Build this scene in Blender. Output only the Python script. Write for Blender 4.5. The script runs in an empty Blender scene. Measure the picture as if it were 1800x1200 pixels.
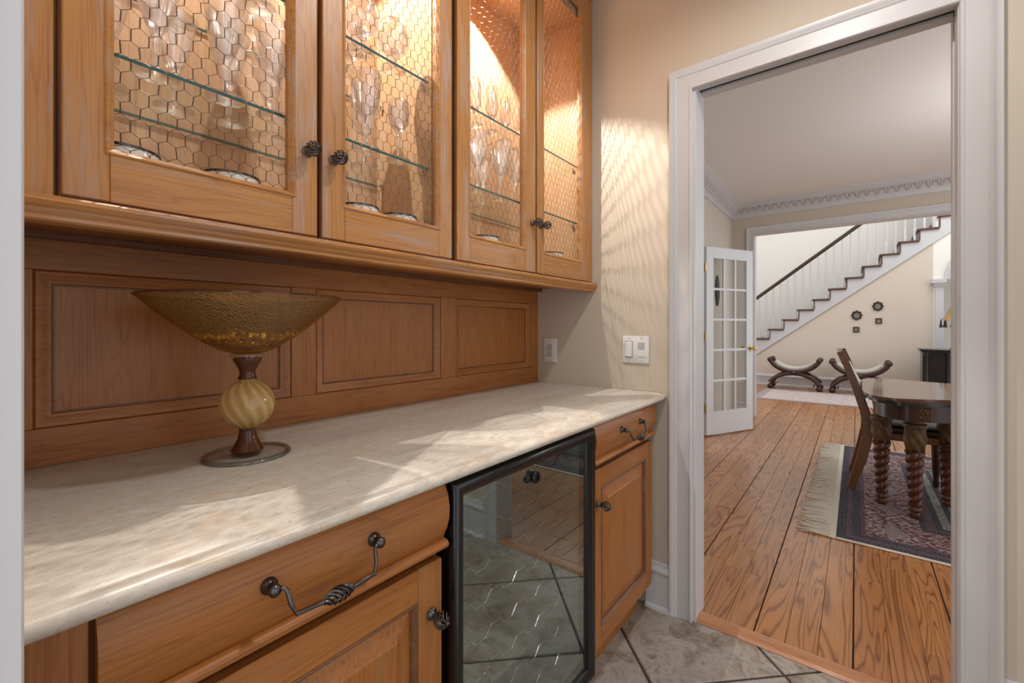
import bpy, bmesh, math, random
from mathutils import Vector, Matrix
random.seed(7)
sc = bpy.context.scene
COL = sc.collection
PI = math.pi

# ------------------------------------------------------------------ camera, sky, lamps, exposure
cam_d = bpy.data.cameras.new('camera'); cam = bpy.data.objects.new('camera', cam_d); COL.objects.link(cam)
cam_d.sensor_width = 36.0; cam_d.lens = 766.6 * 36.0 / 1800.0
cam_d.shift_y = -27.2 / 1800.0
cam_d.clip_start = 0.02; cam_d.clip_end = 60
YAW = math.radians(38.232)
cam.location = (0, 0, 1.18)
cam.rotation_euler = (PI / 2, 0, YAW - PI / 2)
sc.camera = cam

world = bpy.data.worlds.new('sky'); sc.world = world; world.use_nodes = True
bg = world.node_tree.nodes['Background']
bg.inputs['Color'].default_value = (0.975, 0.985, 1.0, 1)
bg.inputs['Strength'].default_value = 1.15

def lamp(name, kind, loc, energy, color=(1, 1, 1), size=0.1, rot=(0, 0, 0), spot=None, blend=0.2, size_y=None):
    d = bpy.data.lights.new(name, kind); d.energy = energy; d.color = color
    if kind == 'AREA':
        d.size = size
        if size_y: d.shape = 'RECTANGLE'; d.size_y = size_y
        else: d.shape = 'DISK'
    else:
        d.shadow_soft_size = size
    if spot: d.spot_size = spot; d.spot_blend = blend
    o = bpy.data.objects.new(name, d); o.location = loc; o.rotation_euler = rot; COL.objects.link(o)
    return o

WARM = (1.0, 0.93, 0.84)
lamp('downlight_lamp', 'SPOT', (0.95, 0.06, 2.70), 34, (1.0, 0.97, 0.93), 0.05, spot=math.radians(160), blend=0.6)
lamp('puck_lamp', 'SPOT', (0.49, 1.11, 2.535), 62, WARM, 0.005, spot=math.radians(112), blend=0.25)
lamp('puck_lamp', 'SPOT', (1.28, 1.11, 2.535), 62, WARM, 0.005, spot=math.radians(112), blend=0.25)
lamp('dining_window_daylight', 'AREA', (4.2, -3.35, 1.5), 150, (0.93, 0.97, 1.0), 3.0, rot=(-PI / 2 - 0.22, 0, 0), size_y=1.7)
lamp('dining_fill_lamp', 'POINT', (4.1, -1.2, 1.95), 27, (1.0, 0.97, 0.93), 0.14)  # added fill without a fixture, out of view, to lift the dining ceiling
lamp('foyer_fill_lamp', 'POINT', (9.0, -1.6, 4.2), 60, (1.0, 0.95, 0.88), 0.35)  # unseen point light added high up to brighten the stair hall

sc.view_settings.view_transform = 'Standard'
sc.view_settings.look = 'None'
sc.view_settings.gamma = 1.0
sc.view_settings.use_curve_mapping = False
sc.view_settings.exposure = 0.25
sc.cycles.caustics_reflective = False
sc.cycles.max_bounces = 14
sc.cycles.transparent_max_bounces = 24
sc.cycles.transmission_bounces = 12

# ------------------------------------------------------------------ materials
def lin(r, g, b):
    f = lambda c: (c / 255 / 12.92) if c / 255 <= 0.04045 else ((c / 255 + 0.055) / 1.055) ** 2.4
    return (f(r), f(g), f(b), 1)

class NT:
    def __init__(s, name):
        s.m = bpy.data.materials.new(name); s.m.use_nodes = True
        s.t = s.m.node_tree; s.n = s.t.nodes; s.l = s.t.links
        s.b = s.n['Principled BSDF']; s.out = s.n['Material Output']
    def node(s, typ, **kw):
        n = s.n.new(typ)
        for k, v in kw.items():
            if k.startswith('i_'):
                key = k[2:]; key = int(key) if key.isdigit() else key.replace('_', ' ')
                n.inputs[key].default_value = v
            else: setattr(n, k, v)
        return n
    def link(s, a, b): s.l.new(a, b)
    def coords(s, scale=(1, 1, 1), rnd=1.0, rot=(0, 0, 0)):
        tc = s.node('ShaderNodeTexCoord')
        mp = s.node('ShaderNodeMapping'); mp.inputs['Scale'].default_value = scale; mp.inputs['Rotation'].default_value = rot
        if rnd:
            oi = s.node('ShaderNodeObjectInfo')
            m = s.node('ShaderNodeVectorMath', operation='SCALE'); m.inputs[0].default_value = (13.7 * rnd, 7.3 * rnd, 19.1 * rnd)
            s.link(oi.outputs['Random'], m.inputs['Scale'])
            a = s.node('ShaderNodeVectorMath', operation='ADD')
            s.link(tc.outputs['Object'], a.inputs[0]); s.link(m.outputs[0], a.inputs[1])
            s.link(a.outputs[0], mp.inputs['Vector'])
        else:
            s.link(tc.outputs['Object'], mp.inputs['Vector'])
        return mp.outputs[0]
    def noise(s, vec, scale=1.0, detail=3, rough=0.5, dist=0.0):
        n = s.node('ShaderNodeTexNoise'); n.inputs['Scale'].default_value = scale; n.inputs['Detail'].default_value = detail
        n.inputs['Roughness'].default_value = rough; n.inputs['Distortion'].default_value = dist
        s.link(vec, n.inputs['Vector']); return n.outputs['Fac']
    def math(s, op, a, b=None, c=None):
        n = s.node('ShaderNodeMath', operation=op)
        for i, v in enumerate((a, b, c)):
            if v is None: continue
            if isinstance(v, (int, float)): n.inputs[i].default_value = v
            else: s.link(v, n.inputs[i])
        return n.outputs[0]
    def ramp(s, fac, stops):
        n = s.node('ShaderNodeValToRGB'); e = n.color_ramp.elements
        while len(e) < len(stops): e.new(0.5)
        for el, (p, c) in zip(e, stops):
            el.position = p; el.color = c if len(c) == 4 else (*c, 1)
        s.link(fac, n.inputs['Fac']); return n.outputs['Color']
    def mix(s, fac, a, b, mode='MIX'):
        n = s.node('ShaderNodeMix', data_type='RGBA', blend_type=mode)
        for i, v in ((0, fac), (6, a), (7, b)):
            if isinstance(v, (int, float)): n.inputs[i].default_value = v
            elif isinstance(v, tuple): n.inputs[i].default_value = v
            else: s.link(v, n.inputs[i])
        return n.outputs[2]
    def bump(s, h, strength=0.2, dist=0.002):
        n = s.node('ShaderNodeBump'); n.inputs['Strength'].default_value = strength; n.inputs['Distance'].default_value = dist
        s.link(h, n.inputs['Height']); s.link(n.outputs['Normal'], s.b.inputs['Normal'])
    def col(s, c):
        if isinstance(c, tuple): s.b.inputs['Base Color'].default_value = c
        else: s.link(c, s.b.inputs['Base Color'])
    def rough(s, r):
        if isinstance(r, (int, float)): s.b.inputs['Roughness'].default_value = r
        else: s.link(r, s.b.inputs['Roughness'])

def plain(name, c, rough=0.5, metal=0.0, bump=0.0, bscale=200, var=0.0):
    k = NT(name); k.rough(rough); k.b.inputs['Metallic'].default_value = metal
    v = k.coords((1, 1, 1), 1.0)
    if var:
        n = k.noise(v, 3.0, 3)
        dark = tuple(x * (1 - var) for x in c[:3]) + (1,)
        k.col(k.mix(n, dark, c))
    else: k.col(c)
    if bump:
        k.bump(k.noise(v, bscale, 2), bump, 0.001)
    return k.m

def oak(name, axis, base, dark, wash, wash_amt=0.5, grain=0.5, rough=0.42):
    k = NT(name)
    sc_long, sc_x = 2.2, 15.0
    s1 = [sc_x] * 3; s1[axis] = sc_long * 0.6
    v = k.coords(tuple(s1), 1.0)
    big = k.noise(v, 1.0, 2, 0.45, 0.25)
    bands = k.math('FRACT', k.math('MULTIPLY', big, 13.0))
    cath = k.ramp(bands, [(0.0, (0.25, 0.25, 0.25)), (0.18, (0, 0, 0)), (0.75, (0.1, 0.1, 0.1)), (1.0, (1, 1, 1))])
    s2 = [260.0] * 3; s2[axis] = 5.5
    pores = k.noise(k.coords(tuple(s2), 1.0), 1.0, 2, 0.6)
    porem = k.ramp(pores, [(0.50, (0, 0, 0)), (0.68, (1, 1, 1))])
    s3 = [20.0] * 3; s3[axis] = 2.6
    blotch = k.noise(k.coords(tuple(s3), 0.6), 1.0, 5, 0.62, 0.4)
    washm = k.ramp(blotch, [(0.49, (0, 0, 0)), (0.66, (1, 1, 1))])
    c = k.mix(k.math('MULTIPLY', k.math('MULTIPLY', cath, grain), 0.8), base, dark)
    tone = k.noise(k.coords((2.5, 2.5, 2.5), 1.0), 1.0, 2)
    c = k.mix(k.math('MULTIPLY', tone, 0.35), c, dark)
    c = k.mix(k.math('MULTIPLY', porem, 0.7 * grain + 0.15), c, dark)
    pw = k.math('MULTIPLY', k.math('MULTIPLY', washm, porem), wash_amt * 1.3)
    pw2 = k.math('ADD', pw, k.math('MULTIPLY', washm, wash_amt * 0.3))
    c = k.mix(pw2, c, wash)
    k.col(c); k.rough(rough)
    k.bump(k.math('SUBTRACT', 1.0, porem), 0.18, 0.0008)
    return k.m

UP_B, UP_D, UP_W = lin(188, 132, 72), lin(134, 80, 36), lin(170, 150, 140)
LO_B, LO_D, LO_W = lin(172, 108, 48), lin(108, 58, 22), lin(172, 128, 88)
OAK_X = oak('honey_oak_grain_along_length', 0, UP_B, UP_D, UP_W, 0.8, 0.55)
OAK_Y = oak('honey_oak_grain_in_depth', 1, UP_B, UP_D, UP_W, 0.5, 0.5)
OAK_Z = oak('honey_oak_upright_grain', 2, UP_B, UP_D, UP_W, 0.95, 0.5)
OAKL_X = oak('amber_oak_grain_along_length', 0, LO_B, LO_D, LO_W, 0.5, 0.5)
OAKL_Z = oak('amber_oak_upright_grain', 2, LO_B, LO_D, LO_W, 0.4, 0.45)
OAKL_Y = oak('amber_oak_grain_in_depth', 1, LO_B, LO_D, LO_W, 0.3, 0.6)
GLAZE = oak('dark_glazed_oak', 0, lin(120, 74, 40), lin(60, 34, 18), lin(150, 120, 96), 0.4, 0.5)
GLAZE_Z = oak('dark_glazed_oak_upright', 2, lin(120, 74, 40), lin(60, 34, 18), lin(150, 120, 96), 0.4, 0.5)
INT_Z = oak('cabinet_interior_oak', 2, lin(198, 160, 124), lin(156, 114, 80), lin(192, 172, 156), 0.6, 0.4)
INT_Y = oak('cabinet_interior_oak_depth', 1, lin(198, 160, 124), lin(156, 114, 80), lin(192, 172, 156), 0.6, 0.4)

def wall_paint(name, c):
    k = NT(name); v = k.coords((1, 1, 1), 0)
    n = k.noise(v, 1.2, 3); k.col(k.mix(k.math('MULTIPLY', n, 0.12), c, tuple(x * 0.8 for x in c[:3]) + (1,)))
    k.rough(0.75); k.bump(k.noise(v, 160, 2), 0.06, 0.001); return k.m
BEIGE = wall_paint('beige_wall_paint', lin(202, 190, 174))
BEIGE2 = wall_paint('pale_beige_wall_paint', lin(204, 198, 186))
CREAM = wall_paint('cream_foyer_paint', lin(214, 202, 188))
CEIL = wall_paint('ceiling_paint', lin(236, 236, 236))
PALE = wall_paint('pale_white_paint', lin(240, 238, 232))
TRIM = plain('white_trim_paint', lin(202, 202, 205), 0.38)
DOORW = plain('white_door_paint', lin(224, 230, 236), 0.35)
PLATE = plain('white_plastic', lin(226, 226, 226), 0.3)
PLATE_S = plain('soft_white_plastic', lin(200, 198, 194), 0.35)
PLATE_D = plain('shadow_grey_plastic', lin(150, 148, 144), 0.4)
SLOT = plain('dark_slot', lin(40, 38, 36), 0.6)
BLACK = plain('black_enamel', lin(9, 9, 10), 0.25)
BLACK_IN = plain('dark_grey_fridge_liner', lin(150, 158, 154), 0.5)
PEWTER = plain('dark_pewter', lin(96, 92, 92), 0.32, 1.0)
STEEL = plain('brushed_steel_wire', lin(176, 174, 172), 0.3, 1.0)
CHROME = plain('chrome_wire', lin(220, 224, 226), 0.15, 1.0)
BRASS = plain('polished_brass', lin(206, 172, 96), 0.25, 1.0)
MESHW = plain('galvanised_chicken_wire', lin(120, 104, 92), 0.4, 0.85)
DARKWOOD = plain('dark_mahogany', lin(64, 34, 26), 0.22, var=0.4)
MAHOG = plain('red_brown_mahogany', lin(96, 52, 34), 0.28, var=0.4)
TOPWOOD = plain('polished_table_top', lin(104, 70, 54), 0.08, var=0.3)
CHAIRW = plain('walnut_chair_frame', lin(122, 76, 40), 0.3, var=0.4)
GILT = plain('antique_gilt_carving', lin(112, 86, 56), 0.45, 0.3, 0.6, 90, 0.5)
GREENBLK = plain('black_green_edge', lin(26, 40, 36), 0.15)
LEATHER = plain('dark_leather', lin(38, 26, 24), 0.35)
STAIRW = plain('dark_stair_tread', lin(98, 62, 46), 0.3, var=0.3)
RAILW = plain('dark_handrail', lin(60, 38, 30), 0.3)
CHINA = plain('white_china', lin(236, 232, 224), 0.15)
RIM = plain('dark_silver_rim', lin(90, 82, 76), 0.25, 0.9)
DAMASK = plain('pale_damask', lin(206, 200, 190), 0.7, 0, 0.4, 60, 0.25)
CORD = plain('ivory_cord', lin(216, 208, 194), 0.9, 0, 0.5, 120)
FRINGE = plain('ivory_fringe', lin(226, 218, 204), 0.95, 0, 0.3, 200, 0.3)
CONSOLE = plain('black_lacquer', lin(30, 27, 27), 0.2)
SHADE = plain('tan_lamp_shade', lin(176, 146, 96), 0.7, 0, 0.3, 80, 0.3)
TASSEL = plain('maroon_tassel', lin(70, 44, 38), 0.9)
PICT = plain('faded_portrait', lin(150, 142, 128), 0.5, 0, 0, 1, 0.5)
FRAMED = plain('carved_dark_frame', lin(58, 48, 42), 0.45, 0.2, 0.6, 150, 0.4)

def stone():
    k = NT('cream_quartzite')
    v = k.coords((1, 1, 1), 0)
    a = k.noise(k.coords((2.2, 9, 9), 0, (0, 0, 0.25)), 1.0, 5, 0.6, 0.8)
    c = k.ramp(a, [(0.3, lin(188, 178, 168)), (0.48, lin(204, 196, 185)), (0.65, lin(214, 208, 199)), (0.8, lin(200, 189, 173))])
    fine = k.noise(k.coords((40, 120, 120), 0, (0, 0, 0.25)), 1.0, 4, 0.7)
    c = k.mix(k.math('MULTIPLY', k.ramp(fine, [(0.42, (0, 0, 0)), (0.70, (1, 1, 1))]), 0.6), c, lin(172, 156, 140))
    vn = k.noise(k.coords((0.9, 1.4, 1.4), 0, (0, 0, -0.62)), 1.7, 5, 0.55, 0.6)
    vm = k.ramp(k.math('ABSOLUTE', k.math('SUBTRACT', vn, 0.47)), [(0.0, (1, 1, 1)), (0.014, (0, 0, 0))])
    c = k.mix(k.math('MULTIPLY', vm, 0.28), c, lin(196, 158, 110))
    pit = k.noise(v, 160, 2, 0.7)
    c = k.mix(k.math('MULTIPLY', k.ramp(pit, [(0.62, (0, 0, 0)), (0.72, (1, 1, 1))]), 0.5), c, lin(120, 100, 84))
    k.col(c); k.rough(0.34); k.bump(fine, 0.05, 0.001)
    return k.m
STONE = stone()

def slate():
    k = NT('mottled_slate_tile')
    a = k.noise(k.coords((1, 1, 1), 1.0), 9, 6, 0.65, 0.6)
    c = k.ramp(a, [(0.30, lin(100, 82, 68)), (0.44, lin(146, 130, 114)), (0.54, lin(176, 170, 162)), (0.68, lin(124, 106, 90))])
    b = k.noise(k.coords((1, 1, 1), 1.3), 45, 4, 0.7)
    c = k.mix(k.math('MULTIPLY', k.ramp(b, [(0.42, (0, 0, 0)), (0.62, (1, 1, 1))]), 0.45), c, lin(180, 174, 166))
    d = k.noise(k.coords((1, 1, 1), 0.7), 5, 3, 0.5)
    c = k.mix(k.math('MULTIPLY', k.ramp(d, [(0.5, (0, 0, 0)), (0.7, (1, 1, 1))]), 0.4), c, lin(148, 116, 92))
    k.col(c); k.rough(0.42); k.bump(a, 0.35, 0.004)
    return k.m
SLATE = slate()
GROUT = plain('dark_grout', lin(72, 66, 60), 0.9)

def plank_wood(name='red_oak_floor'):
    k = NT(name)
    v = k.coords((0.62, 9.5, 9.5), 4.0)
    big = k.noise(v, 1.0, 2, 0.42, 0.5)
    bands = k.math('FRACT', k.math('MULTIPLY', big, 17.0))
    cath = k.ramp(bands, [(0.0, (0.9, 0.9, 0.9)), (0.16, (0.12, 0.12, 0.12)), (0.55, (0, 0, 0)), (0.8, (0.22, 0.22, 0.22)), (1.0, (1, 1, 1))])
    pores = k.noise(k.coords((12, 420, 420), 1.0), 1.0, 2, 0.6)
    porem = k.ramp(pores, [(0.5, (0, 0, 0)), (0.7, (1, 1, 1))])
    oi = k.node('ShaderNodeObjectInfo')
    base = k.ramp(oi.outputs['Random'], [(0.0, lin(180, 122, 74)), (0.35, lin(196, 138, 86)), (0.7, lin(186, 126, 76)), (1.0, lin(174, 116, 72))])
    dark = lin(104, 56, 26)
    c = k.mix(k.math('MULTIPLY', cath, 0.8), base, dark)
    c = k.mix(k.math('MULTIPLY', porem, 0.3), c, dark)
    k.col(c); k.rough(0.27); k.bump(porem, 0.04, 0.0005)
    k.b.inputs['Coat Weight'].default_value = 0.25; k.b.inputs['Coat Roughness'].default_value = 0.15
    return k.m
PLANK = plank_wood()
SADDLE = oak('oak_saddle', 1, lin(202, 144, 102), lin(156, 98, 62), lin(190, 150, 120), 0.3, 0.7, 0.3)
SUBFLOOR = plain('dark_plank_joint', lin(50, 30, 20), 0.8)

def thin_glass(name, tint, refl=0.12, rough=0.0, gcol=(1, 1, 1, 1)):
    k = NT(name); k.n.remove(k.b)
    tr = k.node('ShaderNodeBsdfTransparent'); tr.inputs['Color'].default_value = tint
    gl = k.node('ShaderNodeBsdfGlossy'); gl.inputs['Roughness'].default_value = rough; gl.inputs['Color'].default_value = gcol
    fr = k.node('ShaderNodeFresnel'); fr.inputs['IOR'].default_value = 1.5
    ge = k.node('ShaderNodeNewGeometry')
    f = k.math('MULTIPLY', k.math('ADD', k.math('MULTIPLY', fr.outputs[0], 0.9), refl), k.math('SUBTRACT', 1.0, ge.outputs['Backfacing']))
    mx = k.node('ShaderNodeMixShader'); k.link(f, mx.inputs[0]); k.link(tr.outputs[0], mx.inputs[1]); k.link(gl.outputs[0], mx.inputs[2])
    k.link(mx.outputs[0], k.out.inputs['Surface']); return k.m
SHELFGL = thin_glass('clear_shelf_glass', (0.95, 0.97, 0.96, 1), 0.0)
PANE = thin_glass('clear_door_pane', (0.96, 0.97, 0.97, 1), 0.0)
FRGLASS = thin_glass('smoked_fridge_glass', (0.82, 0.86, 0.84, 1), 0.25, 0.0, (0.84, 0.92, 0.91, 1))
EDGEGL = plain('green_glass_edge', lin(52, 98, 98), 0.12)

def crystal(name, tint=(1, 1, 1, 1), share=0.5, ior=1.5):
    k = NT(name); k.n.remove(k.b)
    tr = k.node('ShaderNodeBsdfTransparent'); tr.inputs['Color'].default_value = tint
    gl = k.node('ShaderNodeBsdfGlass'); gl.inputs['IOR'].default_value = ior; gl.inputs['Color'].default_value = tint; gl.inputs['Roughness'].default_value = 0.0
    mx = k.node('ShaderNodeMixShader'); mx.inputs[0].default_value = share
    k.link(tr.outputs[0], mx.inputs[1]); k.link(gl.outputs[0], mx.inputs[2])
    sh = k.node('ShaderNodeBsdfGlossy'); sh.inputs['Roughness'].default_value = 0.16
    m2 = k.node('ShaderNodeMixShader'); m2.inputs[0].default_value = 0.14
    k.link(mx.outputs[0], m2.inputs[1]); k.link(sh.outputs[0], m2.inputs[2])
    k.link(m2.outputs[0], k.out.inputs['Surface']); return k.m
CRYSTAL = crystal('cut_crystal', (0.99, 0.99, 1.0, 1), 0.55)
BASEGL = thin_glass('grey_clear_base_glass', (0.90, 0.905, 0.89, 1), 0.02)
RIMGL = thin_glass('grey_glass_edge', (0.70, 0.73, 0.72, 1), 0.05)

def amber_bowl():
    k = NT('speckled_amber_glass'); k.n.remove(k.b)
    v = k.coords((1, 1, 1), 0)
    sp = k.node('ShaderNodeTexVoronoi'); sp.inputs['Scale'].default_value = 210; k.link(v, sp.inputs['Vector'])
    m = k.ramp(sp.outputs['Distance'], [(0.18, (1, 1, 1)), (0.4, (0, 0, 0))])
    tr = k.node('ShaderNodeBsdfTransparent'); tr.inputs['Color'].default_value = (0.78, 0.64, 0.40, 1)
    df = k.node('ShaderNodeBsdfDiffuse'); df.inputs['Color'].default_value = lin(140, 104, 54)
    tl = k.node('ShaderNodeBsdfTranslucent'); tl.inputs['Color'].default_value = lin(168, 128, 66)
    ad = k.node('ShaderNodeMixShader'); ad.inputs[0].default_value = 0.5
    k.link(df.outputs[0], ad.inputs[1]); k.link(tl.outputs[0], ad.inputs[2])
    gl = k.node('ShaderNodeBsdfGlossy'); gl.inputs['Roughness'].default_value = 0.14; gl.inputs['Color'].default_value = (1, 0.9, 0.7, 1)
    bp = k.node('ShaderNodeBump'); bp.inputs['Strength'].default_value = 0.7; bp.inputs['Distance'].default_value = 0.003
    k.link(sp.outputs['Distance'], bp.inputs['Height']); k.link(bp.outputs[0], gl.inputs['Normal'])
    m1 = k.node('ShaderNodeMixShader'); k.link(k.math('ADD', k.math('MULTIPLY', m, 0.25), 0.26), m1.inputs[0])
    k.link(tr.outputs[0], m1.inputs[1]); k.link(ad.outputs[0], m1.inputs[2])
    m2 = k.node('ShaderNodeMixShader'); m2.inputs[0].default_value = 0.13
    k.link(m1.outputs[0], m2.inputs[1]); k.link(gl.outputs[0], m2.inputs[2])
    k.link(m2.outputs[0], k.out.inputs['Surface']); return k.m
AMBER = amber_bowl()
def amber_ball():
    k = NT('swirled_amber_glass')
    tc = k.node('ShaderNodeTexCoord'); sx = k.node('ShaderNodeSeparateXYZ'); k.link(tc.outputs['Object'], sx.inputs[0])
    ang = k.math('ARCTAN2', sx.outputs[1], sx.outputs[0])
    w = k.math('SINE', k.math('ADD', k.math('MULTIPLY', ang, 13.0), k.math('MULTIPLY', sx.outputs[2], 130.0)))
    k.col(k.ramp(k.math('ADD', k.math('MULTIPLY', w, 0.5), 0.5), [(0.05, lin(208, 170, 104)), (0.6, lin(218, 184, 120)), (0.95, lin(232, 206, 150))]))
    k.rough(0.12); k.b.inputs['Transmission Weight'].default_value = 0.5
    k.b.inputs['Subsurface Weight'].default_value = 0.25; k.b.inputs['Subsurface Radius'].default_value = (0.03, 0.02, 0.01)
    k.bump(w, 0.06, 0.001)
    return k.m
BALL = amber_ball()
BROWNGL = NT('deep_brown_glass'); BROWNGL.col(lin(96, 46, 10)); BROWNGL.rough(0.06); BROWNGL.b.inputs['Transmission Weight'].default_value = 0.45; BROWNGL = BROWNGL.m
GOLD = plain('gold_flecks', lin(250, 206, 96), 0.15, 0.55)

def rug_mat(name, c1, c2, c3, scale, dots=1.0):
    k = NT(name); v = k.coords((1, 1, 1), 0)
    vo = k.node('ShaderNodeTexVoronoi', distance='MANHATTAN'); vo.inputs['Scale'].default_value = scale; vo.inputs['Randomness'].default_value = 0.55; k.link(v, vo.inputs['Vector'])
    a = k.ramp(vo.outputs['Distance'], [(0.12, c3), (0.26, c1), (0.52, c1), (0.60, c2), (0.72, c1)])
    n = k.noise(v, scale * 2.2, 4, 0.7)
    c = k.mix(k.math('MULTIPLY', k.ramp(n, [(0.52, (0, 0, 0)), (0.62, (1, 1, 1))]), 0.7 * dots), a, c2)
    n2 = k.noise(k.coords((9, 160, 1), 0), 1.0, 2)
    c = k.mix(k.math('MULTIPLY', k.ramp(n2, [(0.56, (0, 0, 0)), (0.66, (1, 1, 1))]), 0.35 * dots), c, c3)
    k.col(c); k.rough(0.95); k.bump(k.noise(v, 400, 2), 0.5, 0.002)
    return k.m
RUG_RED = rug_mat('maroon_rug_border', lin(98, 54, 64), lin(196, 180, 174), lin(46, 44, 58), 17)
RUG_FIELD = rug_mat('slate_green_rug_field', lin(100, 104, 104), lin(204, 198, 186), lin(58, 62, 70), 34)
RUG_NAVY = rug_mat('navy_rug_stripe', lin(42, 42, 56), lin(120, 110, 112), lin(30, 28, 36), 60, 0.6)
RUG_PLUM = rug_mat('plum_rug_stripe', lin(74, 48, 64), lin(150, 132, 136), lin(36, 30, 44), 60, 0.6)
RUNNER = rug_mat('pale_pink_runner', lin(200, 186, 182), lin(160, 130, 136), lin(222, 214, 206), 9)
RUNNER_E = rug_mat('grey_runner_border', lin(150, 136, 142), lin(190, 180, 180), lin(120, 108, 116), 30)

# ------------------------------------------------------------------ mesh helpers
class MB:
    def __init__(s): s.bm = bmesh.new()
    def box(s, x0, x1, y0, y1, z0, z1, bev=0.0, seg=1):
        if x0 > x1: x0, x1 = x1, x0
        if y0 > y1: y0, y1 = y1, y0
        if z0 > z1: z0, z1 = z1, z0
        bm = bmesh.new()
        v = [bm.verts.new((x, y, z)) for z in (z0, z1) for y in (y0, y1) for x in (x0, x1)]
        for q in ((0, 2, 3, 1), (4, 5, 7, 6), (0, 1, 5, 4), (2, 6, 7, 3), (0, 4, 6, 2), (1, 3, 7, 5)):
            bm.faces.new([v[i] for i in q])
        if bev > 0:
            bmesh.ops.bevel(bm, geom=bm.edges[:], offset=bev, segments=seg, profile=0.5, affect='EDGES')
        s._merge(bm); return s
    def _merge(s, bm, mat=None):
        me = bpy.data.meshes.new('tmp'); bm.to_mesh(me); bm.free()
        if mat is not None: me.transform(mat)
        s.bm.from_mesh(me); bpy.data.meshes.remove(me)
    def poly(s, pts, d):
        """prism: polygon of 3-D points pushed along vector d"""
        bm = s.bm; d = Vector(d)
        a = [bm.verts.new(p) for p in pts]; b = [bm.verts.new(Vector(p) + d) for p in pts]
        n = len(pts); fs = [bm.faces.new(a[::-1]), bm.faces.new(b)]
        for i in range(n): fs.append(bm.faces.new((a[i], a[(i + 1) % n], b[(i + 1) % n], b[i])))
        return s
    def lathe(s, prof, seg=24, c=(0, 0, 0), axis='z', facet=None):
        """prof: list of (r, h); closed along the profile ends on axis when r==0"""
        bm = s.bm; rings = []
        def P(r, h, a):
            if facet: r = r * facet(h, a)
            x, y = r * math.cos(a), r * math.sin(a)
            if axis == 'z': p = (x, y, h)
            elif axis == 'y': p = (x, h, y)
            else: p = (h, x, y)
            return (p[0] + c[0], p[1] + c[1], p[2] + c[2])
        for r, h in prof:
            if r < 1e-6: rings.append([bm.verts.new(P(0, h, 0))])
            else: rings.append([bm.verts.new(P(r, h, 2 * PI * i / seg)) for i in range(seg)])
        for A, B in zip(rings, rings[1:]):
            if len(A) == 1 and len(B) == 1: continue
            for i in range(seg):
                j = (i + 1) % seg
                if len(A) == 1: bm.faces.new((A[0], B[j], B[i]))
                elif len(B) == 1: bm.faces.new((A[i], A[j], B[0]))
                else: bm.faces.new((A[i], A[j], B[j], B[i]))
        return s
    def tube(s, pts, r, seg=6, closed=False):
        bm = s.bm; pts = [Vector(p) for p in pts]; n = len(pts); rings = []
        rr = r if isinstance(r, (list, tuple)) else [r] * n
        up = None
        for i, p in enumerate(pts):
            a = pts[i - 1] if (i > 0 or closed) else p
            b = pts[(i + 1) % n] if (i < n - 1 or closed) else p
            d = (b - a)
            d = d.normalized() if d.length > 1e-9 else Vector((0, 0, 1))
            if up is None:
                up = Vector((0, 0, 1)) if abs(d.z) < 0.9 else Vector((1, 0, 0))
            u = up - d * up.dot(d)
            if u.length < 1e-6: u = d.orthogonal()
            u.normalize(); up = u; w = d.cross(u)
            rings.append([bm.verts.new(p + (u * math.cos(2 * PI * k / seg) + w * math.sin(2 * PI * k / seg)) * rr[i]) for k in range(seg)])
        m = n if closed else n - 1
        for i in range(m):
            A, B = rings[i], rings[(i + 1) % n]
            for k in range(seg):
                bm.faces.new((A[k], A[(k + 1) % seg], B[(k + 1) % seg], B[k]))
        if not closed:
            bm.faces.new(rings[0][::-1]); bm.faces.new(rings[-1])
        return s
    def sweep(s, prof, path, N, closed=False):
        """closed 2-D profile (a in plane, b along N) along a mitred polyline"""
        bm = s.bm; N = Vector(N).normalized(); P = [Vector(p) for p in path]; n = len(P); rings = []
        for i in range(n):
            d1 = (P[i] - P[i - 1]).normalized() if (i > 0 or closed) else None
            d2 = (P[(i + 1) % n] - P[i]).normalized() if (i < n - 1 or closed) else None
            d1 = d1 or d2; d2 = d2 or d1
            p1, p2 = N.cross(d1), N.cross(d2)
            m = (p1 + p2) / (1 + p1.dot(p2))
            rings.append([bm.verts.new(P[i] + m * a + N * b) for a, b in prof])
        k = len(prof); m = n if closed else n - 1
        for i in range(m):
            A, B = rings[i], rings[(i + 1) % n]
            for j in range(k):
                bm.faces.new((A[j], A[(j + 1) % k], B[(j + 1) % k], B[j]))
        if not closed:
            bm.faces.new(rings[0][::-1]); bm.faces.new(rings[-1])
        return s
    def ball(s, c, r, seg=12, rings=8, sz=(1, 1, 1)):
        bm = bmesh.new(); bmesh.ops.create_uvsphere(bm, u_segments=seg, v_segments=rings, radius=r)
        s._merge(bm, Matrix.Translation(c) @ Matrix.Diagonal((*sz, 1))); return s
    def build(s, name, mats, parent=None, smooth=None, origin=None):
        bm = s.bm
        bmesh.ops.recalc_face_normals(bm, faces=bm.faces[:])
        me = bpy.data.meshes.new(name)
        o_ = Vector(origin) if origin is not None else None
        bm.to_mesh(me); bm.free()
        for m in (mats if isinstance(mats, (list, tuple)) else [mats]): me.materials.append(m)
        if smooth is not None:
            try: me.shade_smooth()
            except Exception: pass
            if smooth < 179:
                try: me.set_sharp_from_angle(angle=math.radians(smooth))
                except Exception: pass
        o = bpy.data.objects.new(name, me); COL.objects.link(o)
        if o_ is not None:
            me.transform(Matrix.Translation(-o_)); o.location = o_
        if parent is not None:
            o.parent = parent
            o.location = Vector(o.location) - WLOC.get(parent.name, Vector((0, 0, 0)))
            WLOC[o.name] = WLOC.get(parent.name, Vector((0, 0, 0))) + Vector(o.location)
        else:
            WLOC[o.name] = Vector(o.location)
        return o
WLOC = {}

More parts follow.
